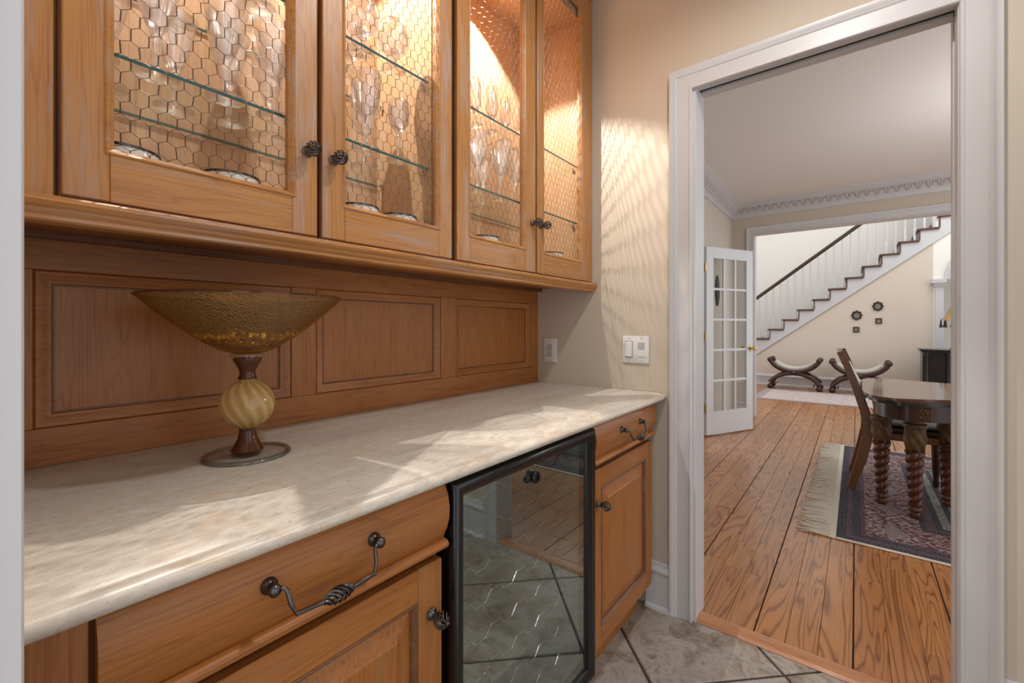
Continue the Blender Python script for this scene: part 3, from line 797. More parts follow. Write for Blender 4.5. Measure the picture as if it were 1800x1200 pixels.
# ------------------------------------------------------------------ dining rug
RX0, RX1, RY0, RY1 = 3.005, 5.40, -2.6, 0.085
rug = thing('dining_rug', ((RX0 + RX1) / 2, (RY0 + RY1) / 2, 0), 'dark maroon and navy oriental rug with ivory fringe under the dining table', 'rug')
def ringband(d0, d1, d_y0, d_y1, z):
    m = MB(); bm = m.bm
    o = [(RX0 + d0, RY0 + d_y0), (RX1 - d0, RY0 + d_y0), (RX1 - d0, RY1 - d_y0), (RX0 + d0, RY1 - d_y0)]
    i = [(RX0 + d1, RY0 + d_y1), (RX1 - d1, RY0 + d_y1), (RX1 - d1, RY1 - d_y1), (RX0 + d1, RY1 - d_y1)]
    for k in range(4):
        a, b, c, d = o[k], o[(k + 1) % 4], i[(k + 1) % 4], i[k]
        m.poly([(*a, 0.0005), (*b, 0.0005), (*c, 0.0005), (*d, 0.0005)], (0, 0, z))
    return m
bands = [(0.0, 0.018, 0.0, 0.0, CORD, 'side_cord')]
stripes = [0.018, 0.062, 0.085, 0.128, 0.15, 0.40, 0.43, 0.47, 0.50, 0.54, 0.57]
mats_ = [RUG_NAVY, RUG_PLUM, RUG_NAVY, RUG_PLUM, RUG_RED, RUG_NAVY, RUG_PLUM, RUG_NAVY, RUG_FIELD, RUG_NAVY]
for a_ in (RX0, RX1 - 0.018): MB().box(a_, a_ + 0.018, RY0, RY1, 0.0005, 0.010, 0.003).build('side_cord', CORD, rug)
for a, b, mm in zip(stripes, stripes[1:], mats_):
    ringband(a, b, a - 0.018, b - 0.018, 0.0085).build('border_stripe', mm, rug)
e = stripes[-1]
MB().box(RX0 + e, RX1 - e, RY0 + e - 0.018, RY1 - e + 0.018, 0.0005, 0.009).build('field', RUG_FIELD, rug)
MEDAL = rug_mat('medallion_weave', lin(150, 132, 132), lin(70, 72, 92), lin(196, 186, 176), 40)
for k in range(7):
    for ax in (0, 1):
        cx_, cy_ = (RX0 + 0.275, RY1 - 0.257 - 0.40 * k) if ax == 0 else (RX0 + 0.275 + 0.40 * k, RY1 - 0.257)
        if ax == 1 and k == 0: continue
        if cy_ < RY0 + 0.2 or cx_ > RX1 - 0.2: continue
        md = MB()
        md.poly([(cx_ - 0.10, cy_, 0.009), (cx_, cy_ - 0.07, 0.009), (cx_ + 0.10, cy_, 0.009), (cx_, cy_ + 0.07, 0.009)], (0, 0, 0.0006))
        md.poly([(cx_ - 0.045, cy_, 0.0096), (cx_, cy_ - 0.032, 0.0096), (cx_ + 0.045, cy_, 0.0096), (cx_, cy_ + 0.032, 0.0096)], (0, 0, 0.0006))
        md.build('medallion', MEDAL, rug)

MB().box(RX0, RX1, RY1, RY1 + 0.03, 0.0005, 0.008, 0.002).build('end_weave', CORD, rug)
fr = MB(); rf = random.Random(5)
xx = RX0 + 0.003
while xx < RX1:
    w = rf.uniform(-0.022, 0.022); L = rf.uniform(0.13, 0.165)
    fr.tube([(xx, RY1 + 0.028, 0.006), (xx + w * 0.4, RY1 + 0.028 + L * 0.5, 0.005 + rf.uniform(0, 0.006)), (xx + w, RY1 + 0.028 + L, 0.0035)], [0.0032, 0.0034, 0.0018], 4)
    xx += 0.0078
f_ = fr.build('fringe', FRINGE, rug, 60); f_['kind'] = 'stuff'

# ------------------------------------------------------------------ dining table
TZ = 0.76
tb = thing('dining_table', (3.98, -1.2, 0), 'polished dark dining table on carved twisted legs standing on the oriental rug', 'table')
half = [(4.60, -0.05), (3.66, -0.035), (3.54, -0.045), (3.45, -0.075), (3.395, -0.12), (3.372, -0.175), (3.385, -0.23), (3.43, -0.33), (3.475, -0.43), (3.50, -0.56), (3.51, -0.75)]
mir = [(x, -2.4 - y) for x, y in half[::-1]]
near = half[1:] + mir[:-1]
far = [(7.98 - x, y) for x, y in near[::-1]]
outl = near + far
def inset(pts, d):
    cx_, cy_ = 3.99, -1.2
    out = []
    for x, y in pts:
        v = Vector((x - cx_, y - cy_)); sx = (abs(v.x) - d) / abs(v.x) if abs(v.x) > 1e-6 else 1; sy = (abs(v.y) - d) / abs(v.y) if abs(v.y) > 1e-6 else 1
        out.append((cx_ + v.x * sx, cy_ + v.y * sy))
    return out
def slab(pts, za, zb): return [(x, y, za) for x, y in pts], (0, 0, zb - za)
MB().poly(*slab(outl, TZ - 0.014, TZ)).build('table_top', TOPWOOD, tb, 50)
MB().poly(*slab(inset(outl, 0.012), TZ - 0.026, TZ - 0.014)).build('top_edge_moulding', MAHOG, tb, 50)
MB().poly(*slab(inset(outl, 0.022), TZ - 0.044, TZ - 0.026)).build('under_edge', GREENBLK, tb, 50)
MB().poly(*slab(inset(outl, 0.06), 0.622, TZ - 0.044)).build('apron', DARKWOOD, tb, 50)
def twist_leg(cx_, cy_):
    m = MB(); bm = m.bm; n = 60; seg = 28; prev = None
    za, zb = 0.10, 0.42
    for k in range(n + 1):
        t = k / n; z = za + (zb - za) * t; R = 0.028 + 0.016 * t
        ring = []
        for j in range(seg):
            a = 2 * PI * j / seg
            r = R * (1 + 0.30 * (abs(math.sin(a - t * 2 * PI * 3.1)) - 0.6))
            ring.append(bm.verts.new((cx_ + r * math.cos(a), cy_ + r * math.sin(a), z)))
        if prev:
            for j in range(seg): bm.faces.new((prev[j], prev[(j + 1) % seg], ring[(j + 1) % seg], ring[j]))
        else: bm.faces.new(ring[::-1])
        prev = ring
    bm.faces.new(prev)
    leg = m.build('leg', MAHOG, tb, 60)
    def cf(h, a): return 1 + 0.13 * math.sin(6 * a + h * 75)
    MB().lathe([(0.0, 0.42), (0.040, 0.42), (0.044, 0.435), (0.047, 0.45), (0.050, 0.47), (0.051, 0.49), (0.051, 0.51), (0.049, 0.53), (0.047, 0.55), (0.046, 0.56), (0.0, 0.56)], 36, (cx_, cy_, 0), facet=cf).build('acanthus_carving', GILT, leg, 70)
    MB().lathe([(0.0, 0.56), (0.056, 0.56), (0.060, 0.572), (0.056, 0.584), (0.044, 0.59), (0.046, 0.624), (0.0, 0.624)], 24, (cx_, cy_, 0)).build('collar', GILT, leg, 40)
    MB().lathe([(0.0, 0.010), (0.026, 0.010), (0.03, 0.03), (0.024, 0.045), (0.033, 0.055), (0.033, 0.07), (0.028, 0.078), (0.034, 0.088), (0.032, 0.10), (0.0, 0.10)], 20, (cx_, cy_, 0)).build('turned_foot', MAHOG, leg, 40)
    return leg
for x, y in ((3.78, -0.135), (3.615, -0.285), (3.985, -0.47)):
    twist_leg(x, y); twist_leg(x, -2.4 - y)
# rosette block on the apron above the front leg
rs = MB().box(3.455, 3.475, -0.345, -0.265, 0.632, 0.706, 0.003)
rs.build('rosette_block', MAHOG, tb)
pt = MB()
for k in range(8):
    a = PI / 8 + k * PI / 4
    pt.ball((3.452, -0.305 + 0.020 * math.cos(a), 0.669 + 0.020 * math.sin(a)), 0.0085, 8, 6, (0.7, 1, 1))
pt.ball((3.450, -0.305, 0.669), 0.008, 8, 6)
pt.build('rosette', GILT, tb, 60)

# dining chair at the table end, seen from its side
ch = thing('dining_chair', (4.2, -0.2, 0.0), 'walnut sabre-leg dining chair with dark leather seat at the end of the table', 'chair')
def sabre(x):
    prof = [(0.025, 0.019), (0.005, 0.10), (-0.035, 0.24), (-0.062, 0.38), (-0.066, 0.48), (-0.045, 0.58), (0.0, 0.75), (0.05, 0.90), (0.088, 0.995)]
    m = MB(); bm = m.bm; prev = None
    for k, (y, z) in enumerate(prof):
        a = prof[max(k - 1, 0)]; b = prof[min(k + 1, len(prof) - 1)]
        d = Vector((0, b[0] - a[0], b[1] - a[1])).normalized(); nn = Vector((0, d.z, -d.y))
        w = 0.021 if k in (0,) else (0.030 if 2 <= k <= 4 else 0.022)
        c = Vector((x, y, z)); h = 0.016
        ring = [bm.verts.new(c + Vector((sx * h, 0, 0)) + nn * sy * w) for sx, sy in ((-1, -1), (1, -1), (1, 1), (-1, 1))]
        if prev:
            for j in range(4): bm.faces.new((prev[j], prev[(j + 1) % 4], ring[(j + 1) % 4], ring[j]))
        else: bm.faces.new(ring[::-1])
        prev = ring
    bm.faces.new(prev)
    bmesh.ops.subdivide_edges(bm, edges=[e for e in bm.edges if abs((e.verts[0].co - e.verts[1].co).z) > 0.03], cuts=2, use_grid_fill=True, smooth=0.4)
    return m.build('back_leg', CHAIRW, ch, 35)
sabre(3.975); sabre(4.425)
MB().poly([(3.99, 0.078, 0.90), (4.41, 0.078, 0.90), (4.41, 0.104, 0.985), (4.20, 0.112, 1.01), (3.99, 0.104, 0.985)], (0, -0.022, 0)).build('crest_rail', CHAIRW, ch)
MB().poly([(3.99, -0.032, 0.62), (4.41, -0.032, 0.62), (4.41, -0.016, 0.67), (3.99, -0.016, 0.67)], (0, -0.02, 0)).build('back_rail', CHAIRW, ch)
bpad = MB().poly([(4.02, -0.030, 0.66), (4.38, -0.030, 0.66), (4.38, 0.070, 0.90), (4.02, 0.070, 0.90)], (0, -0.035, 0.006))
bpad.build('back_pad', DAMASK, ch)
MB().box(3.965, 4.435, -0.50, -0.05, 0.395, 0.445, 0.006).build('seat_frame', CHAIRW, ch)
stp = MB().box(3.955, 4.445, -0.515, -0.07, 0.445, 0.495, 0.022, 3)
stp.build('seat', LEATHER, ch, 50)
for x in (3.995, 4.405):
    MB().lathe([(0.0, 0.0105), (0.016, 0.0105), (0.020, 0.04), (0.015, 0.06), (0.021, 0.12), (0.027, 0.30), (0.024, 0.33), (0.03, 0.345), (0.028, 0.395), (0.0, 0.395)], 14, (x, -0.46, 0)).build('front_leg', DARKWOOD, ch, 40)

# ------------------------------------------------------------------ oak panelling behind the counter
CT = 0.9005
pn = thing('oak_wall_panelling', (0.95, YB, CT), 'dark honey oak panelling with three framed panels above the counter', 'panelling')
PX = [(0.090, 0.589), (0.661, 1.161), (1.238, 1.757)]
PZ0, PZ1 = 0.976, 1.292
yf = YB - 0.001
MB().box(0.016, XW - 0.002, yf, YB + 0.028, CT, PZ0, 0.0008).build('bottom_rail', OAKL_X, pn)
MB().box(0.016, XW - 0.002, yf, YB + 0.028, PZ1, 1.392, 0.0008).build('top_rail', OAKL_X, pn)
xs = [0.016] + [v for p in PX for v in p] + [XW - 0.002]
for k in range(0, 8, 2):
    MB().box(xs[k], xs[k + 1], yf, YB + 0.028, PZ0 + 0.0004, PZ1 - 0.0004, 0.0008).build('stile', OAKL_Z, pn)
for a, b in PX:
    MB().box(a - 0.002, b + 0.002, YB + 0.014, YB + 0.026, PZ0 - 0.002, PZ1 + 0.002).build('panel', OAKL_Z, pn)
    pm = MB().sweep([(0, 0), (0, 0.011), (0.004, 0.015), (0.010, 0.013), (0.018, 0.006), (0.026, 0.004), (0.028, 0)],
                    [(a, YB + 0.014, PZ0), (b, YB + 0.014, PZ0), (b, YB + 0.014, PZ1), (a, YB + 0.014, PZ1)], (0, -1, 0), True)
    pm.build('panel_moulding', OAKL_X, pn, 35)
    pg = MB().sweep([(0.028, 0), (0.028, 0.0015), (0.0315, 0.0015), (0.0315, 0)],
                    [(a, YB + 0.014, PZ0), (b, YB + 0.014, PZ0), (b, YB + 0.014, PZ1), (a, YB + 0.014, PZ1)], (0, -1, 0), True)
    pg.build('glaze_line', GLAZE, pn)

# ------------------------------------------------------------------ countertop
EDGE = [(0, 0), (0.0, -0.030), (-0.612, -0.030), (-0.618, -0.0285), (-0.637, -0.0275), (-0.6455, -0.024), (-0.6495, -0.018), (-0.6495, -0.013), (-0.646, -0.008), (-0.638, -0.0045), (-0.628, -0.0035), (-0.622, -0.0025), (-0.619, 0.0), (-0.30, 0.0)]
ctm = MB().poly([(0.0135, YB - 0.002 + a, CT + b) for a, b in EDGE], (XW - 0.003 - 0.0135, 0, 0))
ctop = ctm.build('countertop', STONE, None, 50); tag(ctop, 'cream and grey stone countertop with rounded front edge', 'countertop')

# ------------------------------------------------------------------ hardware
def cage(mb, c, axis, L, R, wires=7, turns=0.45, wr=0.0016, n=10):
    c = Vector(c); ax = Vector(axis).normalized(); u = ax.orthogonal().normalized(); w = ax.cross(u)
    for k in range(wires):
        pts = []
        for i in range(n + 1):
            t = i / n; a = 2 * PI * (k / wires + turns * t)
            r = R * math.sin(PI * (0.06 + 0.88 * t)) ** 0.75
            pts.append(c + ax * (t - 0.5) * L + (u * math.cos(a) + w * math.sin(a)) * r)
        mb.tube(pts, wr, 5)
def knob_mesh(x, y, z):
    m = MB()
    m.lathe([(0.0, y), (0.011, y), (0.012, y - 0.003), (0.007, y - 0.006), (0.006, y - 0.014), (0.009, y - 0.016), (0.0, y - 0.017)], 14, (x, 0, z), 'y')
    cage(m, (x, y - 0.030, z), (0, -1, 0), 0.030, 0.0155, 8, 0.40, 0.0016)
    m.ball((x, y - 0.046, z), 0.0042, 10, 8)
    m.ball((x, y - 0.029, z), 0.006, 8, 6)
    return m
def pull(parent, xa, xb, z, y):
    m = MB()
    for x in (xa, xb):
        m.lathe([(0.0, y), (0.0115, y), (0.0115, y - 0.003), (0.007, y - 0.006), (0.006, y - 0.012), (0.0085, y - 0.016), (0.0085, y - 0.022), (0.0, y - 0.027)], 14, (x, 0, z), 'y')
    dz, dy = 0.036, 0.024
    L = xb - xa; yo = y - 0.019; e = 0.010
    pts = [(xa + 0.004, yo, z), (xa + 0.010, yo - 0.002, z), (xa + 0.014, yo - 0.006, z - 0.004), (xa + 0.016, yo - 0.012, z - dz * 0.6), (xa + 0.022, yo - 0.016, z - dz), (xa + L * 0.35, yo - 0.018, z - dz - 0.002)]
    pts2 = [(xa + xb - p[0], p[1], p[2]) for p in pts[::-1]]
    m.tube(pts + [(xa + L / 2, yo - 0.018, z - dz - 0.002)] + pts2, 0.0032, 8)
    cage(m, (xa + L / 2, yo - 0.018, z - dz - 0.002), (1, 0, 0), 0.046, 0.0105, 7, 0.85, 0.0019)
    return m.build('pull_handle', PEWTER, parent, 60)

# ------------------------------------------------------------------ base cabinets
DY = 0.652                      # door face
def drawer_profile(x0, x1, z_top=0.866, z_bot=0.7325):
    p = [(DY + 0.012, z_top), (DY + 0.001, z_top), (DY - 0.004, z_top - 0.006), (DY - 0.012, z_top - 0.022), (DY - 0.0165, z_top - 0.045), (DY - 0.0155, z_top - 0.068), (DY - 0.009, z_top - 0.090), (DY - 0.001, z_top - 0.104), (DY + 0.001, z_top - 0.1115)]
    for k in range(7):
        a = PI / 2 - k * PI / 6
        p.append((DY - 0.006 - 0.0085 * math.cos(a) * 1.0, (z_bot + 0.0125) + 0.0085 * math.sin(a)))
    p += [(DY + 0.001, z_bot + 0.003), (DY + 0.012, z_bot)]
    return MB().poly([(x0, y, z) for y, z in p], (x1 - x0, 0, 0))
def raised_door(parent, x0, x1, z0, z1, st_=0.062):
    y0, y1 = DY, DY + 0.02
    door = subpart('door', ((x0 + x1) / 2, y1, z0), parent)
    for xa_, xb_ in ((x0, x0 + st_), (x1 - st_, x1)): MB().box(xa_, xb_, y0, y1, z0, z1, 0.003).build('stile', OAKL_Z, door)
    for za_, zb_ in ((z1 - st_, z1), (z0, z0 + st_)): MB().box(x0 + st_, x1 - st_, y0, y1, za_, zb_, 0.0015).build('rail', OAKL_X, door)
    a, b, c, e = x0 + st_, x1 - st_, z0 + st_, z1 - st_
    loop = [(a, y0, c), (b, y0, c), (b, y0, e), (a, y0, e)]
    MB().sweep([(0, -0.012), (0, -0.0005), (0.003, 0.001), (0.006, -0.001), (0.010, -0.006), (0.012, -0.012)], loop, (0, -1, 0), True).build('inner_moulding', GLAZE, door, 35)
    rp = MB(); bm = rp.bm
    rings = []
    for off, yy in ((0.010, y0 + 0.012), (0.016, y0 + 0.010), (0.046, y0 + 0.002), (0.050, y0 - 0.0005)):
        rings.append([bm.verts.new(v) for v in ((a + off, yy, c + off), (b - off, yy, c + off), (b - off, yy, e - off), (a + off, yy, e - off))])
    for A, B in zip(rings, rings[1:]):
        for k in range(4): bm.faces.new((A[k], A[(k + 1) % 4], B[(k + 1) % 4], B[k]))
    bm.faces.new(rings[-1]); bk = [bm.verts.new((v.co.x, y1, v.co.z)) for v in rings[0]]
    for k in range(4): bm.faces.new((rings[0][(k + 1) % 4], rings[0][k], bk[k], bk[(k + 1) % 4]))
    bm.faces.new(bk[::-1])
    rp.build('raised_panel', OAKL_Z, door)
    return door
def base_cabinet(x0, x1, dx0, dx1, label, side):
    t = thing('base_cabinet', ((x0 + x1) / 2, 0.95, 0), label, 'cabinet', 'oak base cabinets under the counter')
    c = MB().box(x0, x1, DY + 0.024, YB + 0.02, 0.115, CT - 0.0305).box(x0 + 0.005, x1 - 0.005, 0.72, YB, 0, 0.115)
    c.build('carcass', OAKL_Z, t)
    dr = drawer_profile(dx0, dx1).build('drawer', OAKL_X, t, 40)
    door = raised_door(t, dx0 + 0.004, dx1 - 0.004, 0.135, 0.716)
    MB().box(x0, x1, DY + 0.021, DY + 0.026, 0.716, 0.733).build('drawer_gap', GLAZE, t)
    return t, dr, door
t1, dr1, do1 = base_cabinet(0.016, 0.606, 0.0925, 0.606, 'oak base cabinet with wide drawer, left of the wine fridge', 'l')
MB().box(0.016, 0.088, DY + 0.004, DY + 0.022, 0.115, CT - 0.0305, 0.001).build('filler_stile', OAKL_Z, t1)
pull(dr1, 0.265, 0.432, 0.822, DY - 0.0155)
knob_mesh(0.572, DY, 0.618).build('knob', PEWTER, do1, 60)
t2, dr2, do2 = base_cabinet(1.233, 1.76, 1.235, 1.752, 'oak base cabinet with narrow drawer, right of the wine fridge', 'r')
pull(dr2, 1.420, 1.585, 0.822, DY - 0.0155)
knob_mesh(1.272, DY, 0.608).build('knob', PEWTER, do2, 60)

# ------------------------------------------------------------------ wine fridge
wf = thing('wine_fridge', (0.92, 0.95, 0), 'black wine fridge with glass door between the oak base cabinets', 'fridge')
FX0, FX1, FZ0, FZ1 = 0.612, 1.226, 0.10, 0.866
bd = MB()
bd.box(FX0, FX0 + 0.03, 0.672, YB - 0.03, 0.03, FZ1).box(FX1 - 0.03, FX1, 0.672, YB - 0.03, 0.03, FZ1)
bd.box(FX0 + 0.03, FX1 - 0.03, 0.672, YB - 0.03, FZ1 - 0.03, FZ1).box(FX0 + 0.03, FX1 - 0.03, 0.672, YB - 0.03, 0.03, 0.13).box(FX0 + 0.03, FX1 - 0.03, YB - 0.10, YB - 0.03, 0.13, FZ1 - 0.03)
bd.build('housing', BLACK, wf)
ln = MB().box(FX0 + 0.0305, FX1 - 0.0305, YB - 0.106, YB - 0.1005, 0.131, FZ1 - 0.031).box(FX0 + 0.0305, FX0 + 0.034, 0.675, YB - 0.106, 0.131, FZ1 - 0.031).box(FX1 - 0.034, FX1 - 0.0305, 0.675, YB - 0.106, 0.131, FZ1 - 0.031).box(FX0 + 0.034, FX1 - 0.034, 0.675, YB - 0.106, 0.131, 0.136)
ln.build('liner', BLACK_IN, wf)
MB().box(FX0 + 0.02, FX1 - 0.02, 0.70, 0.74, 0.0, 0.09).build('toe_grille', BLACK, wf)
FYf = 0.628
fdm = MB().sweep([(0, 0), (0, 0.030), (0.004, 0.037), (0.012, 0.040), (0.026, 0.036), (0.036, 0.022), (0.036, 0)],
                 [(FX0 + 0.003, FYf + 0.040, FZ0), (FX1 - 0.006, FYf + 0.040, FZ0), (FX1 - 0.006, FYf + 0.040, FZ1 - 0.004), (FX0 + 0.003, FYf + 0.040, FZ1 - 0.004)], (0, -1, 0), True)
fdoor = fdm.build('door', BLACK, wf, 40)
MB().box(FX0 + 0.036, FX1 - 0.039, FYf + 0.018, FYf + 0.024, FZ0 + 0.033, FZ1 - 0.037).build('glass', FRGLASS, fdoor)
lk = MB().lathe([(0.0, FYf + 0.0175), (0.014, FYf + 0.0175), (0.0155, FYf + 0.006), (0.0135, FYf + 0.003), (0.007, FYf + 0.003), (0.007, FYf + 0.006), (0.0, FYf + 0.006)], 20, (0.905, 0, 0.797), 'y').box(0.872, 0.905, FYf + 0.010, FYf + 0.0175, 0.789, 0.803, 0.002)
lk.build('lock', BLACK, fdoor, 40)
for k in range(8):
    zz = 0.17 + 0.0855 * k
    if zz > 0.80: break
    m = MB(); xx = FX0 + 0.04; pts = []
    ph = [(0.0, 0.0), (0.034, 0.0), (0.052, 0.020), (0.086, 0.020), (0.104, 0.0)]
    while xx < FX1 - 0.15:
        for a, b in ph[:-1]: pts.append((xx + a, 0.705, zz + b))
        xx += 0.104
    pts.append((xx, 0.705, zz))
    m.tube(pts, 0.0026, 6)
    for i in range(0, len(pts), 4): m.tube([pts[i], (pts[i][0] + 0.017, 1.15, pts[i][2])], 0.0014, 5)
    m.build('wine_rack', CHROME, wf, 60)

# ------------------------------------------------------------------ upper display cabinets
UY, UZ0, UZ1 = 0.955, 1.375, 2.66
UIN0, UIN1 = 1.395, 2.558                 # interior floor / ceiling
def wire_mesh(x0, x1, z0, z1, y, parent):
    m = MB(); P, V, S = 0.0256, 0.0185, 0.0075      # pitch, upright length, slant drop
    pitch = V + S; nr = int((z1 - z0) / pitch) + 2; nc = int((x1 - x0) / P) + 2
    rj = random.Random(int(x0 * 1000))
    def clipseg(a, b):
        # clip to the opening in x and z
        def inside(p): return x0 <= p[0] <= x1 and z0 <= p[2] <= z1
        if inside(a) and inside(b): return a, b
        if not inside(a) and not inside(b): return None
        if not inside(a): a, b = b, a
        lo, hi = 0.0, 1.0
        for _ in range(14):
            t = (lo + hi) / 2; p = tuple(a[i] + (b[i] - a[i]) * t for i in range(3))
            if inside(p): lo = t
            else: hi = t
        return a, tuple(a[i] + (b[i] - a[i]) * lo for i in range(3))
    J = {}
    def jit(i, j, k):
        if (i, j, k) not in J: J[(i, j, k)] = (rj.uniform(-0.0013, 0.0013), rj.uniform(-0.0012, 0.0012), rj.uniform(-0.0012, 0.0012))
        return J[(i, j, k)]
    def bot(i, j): q = jit(i, j, 0); return (x0 + (i + 0.5 * (j % 2)) * P + q[0], y + q[2], z0 - 0.01 + j * pitch + q[1])
    def topv(i, j): q = jit(i, j, 1); return (x0 + (i + 0.5 * (j % 2)) * P + q[0], y + q[2], z0 - 0.01 + j * pitch + V + q[1])
    for j in range(-1, nr):
        for i in range(-1, nc):
            for a, b, r in ((bot(i, j), topv(i, j), 0.00105), (topv(i, j), bot(i if j % 2 == 0 else i + 1, j + 1), 0.00058), (topv(i, j), bot(i - 1 if j % 2 == 0 else i, j + 1), 0.00058)):
                s = clipseg(a, b)
                if s and (Vector(s[0]) - Vector(s[1])).length > 0.001: m.tube(s, r, 4)
    o = m.build('wire_mesh', MESHW, parent, 60); o['kind'] = 'stuff'
    return o
def glass_door(parent, x0, x1, o0, o1):
    z0, z1, oz0, oz1 = UZ0 + 0.003, UZ1 - 0.004, 1.466, 2.60
    y0, y1 = UY, UY + 0.02
    door = subpart('door', ((x0 + x1) / 2, y1, z0), parent)
    MB().box(x0 + 0.004, o0, y0, y1, z0 + 0.004, z1, 0.002).build('stile', OAK_Z, door)
    MB().box(o1, x1 - 0.004, y0, y1, z0 + 0.004, z1, 0.002).build('stile', OAK_Z, door)
    MB().box(o0, o1, y0 + 0.0004, y1, z0 + 0.004, oz0, 0.0012).build('rail', OAK_X, door)
    MB().box(o0, o1, y0 + 0.0004, y1, oz1, z1, 0.0012).build('rail', OAK_X, door)
    loop = [(x0, y1, z0), (x1, y1, z0), (x1, y1, z1), (x0, y1, z1)]
    MB().sweep([(0, 0), (0, 0.010), (0.002, 0.0135), (0.0045, 0.0135), (0.0055, 0.0175), (0.0075, 0.018), (0.0075, 0)], loop, (0, -1, 0), True).build('edge_moulding', GLAZE_Z, door, 35)
    lo2 = [(o0, y0, oz0), (o1, y0, oz0), (o1, y0, oz1), (o0, y0, oz1)]
    MB().sweep([(-0.007, -0.003), (-0.007, 0.0008), (-0.004, 0.0028), (-0.001, 0.0010), (0.002, -0.004), (0.005, -0.006), (0.007, -0.012), (0.007, -0.018), (-0.007, -0.018)], lo2, (0, -1, 0), True).build('opening_bead', OAK_X, door, 35)
    wire_mesh(o0 + 0.003, o1 - 0.003, oz0 + 0.003, oz1 - 0.003, y0 + 0.0165, door)
    return door
def shelf(parent, x0, x1, z):
    ya, yb = UY + 0.035, YB - 0.022
    s = MB().box(x0, x1, ya + 0.0012, yb - 0.0012, z - 0.006, z).build('shelf', SHELFGL, parent)
    MB().box(x0, x1, ya, ya + 0.001, z - 0.006, z).box(x0, x1, yb - 0.001, yb, z - 0.006, z).build('polished_edge', EDGEGL, s)
    for xx, sg in ((x0, 1), (x1, -1)):
        for yy in (ya + 0.02, yb - 0.03):
            MB().lathe([(0.0, 0), (0.006, 0), (0.006, sg * 0.004), (0.0045, sg * 0.012), (0.0, sg * 0.013)], 10, (xx - sg * 0.004, yy, z - 0.0125), 'x').box(xx, xx + sg * 0.012, yy - 0.005, yy + 0.005, z - 0.0085, z - 0.0062).build('shelf_clip', CHROME, s, 40)
    return s
def upper_cabinet(x0, x1, ix0, ix1, label):
    t = thing('display_cabinet', ((x0 + x1) / 2, 1.12, UZ0), label, 'cabinet', 'wire-fronted oak display cabinets')
    yb = YB + 0.004
    MB().box(x0, ix0, UY + 0.024, yb, UZ0, UZ1).build('side_panel', INT_Z, t)
    MB().box(ix1, x1, UY + 0.024, yb, UZ0, UZ1).build('side_panel', INT_Z, t)
    MB().box(ix0, ix1, YB - 0.020, yb, UIN0, UIN1).build('back_panel', INT_Z, t)
    MB().box(ix0, ix1, UY + 0.024, yb, UZ0 + 0.012, UIN0).build('cabinet_floor', INT_Y, t)
    MB().box(ix0, ix1, UY + 0.024, yb, UIN1, UZ1).build('cabinet_ceiling', INT_Y, t)
    for z in (1.645, 1.900): shelf(t, ix0 + 0.002, ix1 - 0.002, z)
    px = (ix0 + ix1) / 2
    MB().lathe([(0.034, UIN1), (0.036, UIN1 - 0.006), (0.030, UIN1 - 0.012), (0.026, UIN1 - 0.010), (0.026, UIN1)], 20, (0.49 if x0 < 0.5 else 1.28, 1.11, 0)).build('puck_light', CHROME, t, 40)
    return t
u1 = upper_cabinet(0.016, 0.930, 0.095, 0.860, 'oak display cabinet above the fluted amber bowl, with two wire-front doors')
tag(u1, 'oak display cabinet over the amber glass bowl, with two wire-front doors')
MB().box(0.016, 0.0905, UY + 0.010, UY + 0.0238, UZ0, UZ1, 0.001).build('filler_stile', OAK_Z, u1)
u2 = upper_cabinet(0.932, XW - 0.004, 0.985, 1.735, 'oak display cabinet next to the beige wall, with two wire-front doors')
d1 = glass_door(u1, 0.0935, 0.506, 0.153, 0.446); d2 = glass_door(u1, 0.510, 0.925, 0.570, 0.866)
d3 = glass_door(u2, 0.938, 1.362, 1.000, 1.288); d4 = glass_door(u2, 1.366, 1.790, 1.415, 1.710)
MB().box(1.792, XW - 0.004, UY + 0.004, UY + 0.0238, UZ0, UZ1, 0.001).build('filler_stile', OAK_Z, u2)
for dd, x in ((d1, 0.478), (d2, 0.541), (d3, 1.335), (d4, 1.393)):
    knob_mesh(x, UY, 1.566).build('knob', PEWTER, dd, 60)
# under-cabinet moulding and underside
LR = [(UY + 0.024, 1.374), (UY - 0.020, 1.374), (UY - 0.0235, 1.3705), (UY - 0.0245, 1.365), (UY - 0.022, 1.3595), (UY - 0.0165, 1.3555), (UY - 0.017, 1.352), (UY - 0.0145, 1.348), (UY - 0.012, 1.346), (UY - 0.012, 1.3395), (UY - 0.008, 1.3365), (UY + 0.008, 1.3365), (UY + 0.024, 1.3365)]
lr = MB().poly([(0.016, y, z) for y, z in LR], (XW - 0.006 - 0.016, 0, 0))
lro = lr.build('light_rail_moulding', OAK_X, None, 30)
tag(lro, 'profiled oak moulding running along the bottom of the upper cabinets', 'moulding')
us = MB().box(0.016, XW - 0.006, UY + 0.0245, YB - 0.003, 1.366, 1.3745)
us.build('underside_board', OAKL_X, lro)
MB().box(0.016, XW - 0.006, YB - 0.030, YB - 0.004, 1.352, 1.3655).build('back_cleat', GLAZE, lro)
crn = MB().sweep([(0, 0), (0, 0.085), (0.010, 0.085), (0.022, 0.076), (0.035, 0.062), (0.055, 0.036), (0.070, 0.026), (0.084, 0.014), (0.102, 0.012), (0.102, 0)], [(XW - 0.006, UY + 0.022, CEILZ - 0.002), (0.016, UY + 0.022, CEILZ - 0.002)], (0, -1, 0))
tag(crn.build('cabinet_crown_moulding', OAK_X, None, 30), 'stepped oak crown moulding on top of the upper cabinets', 'moulding')

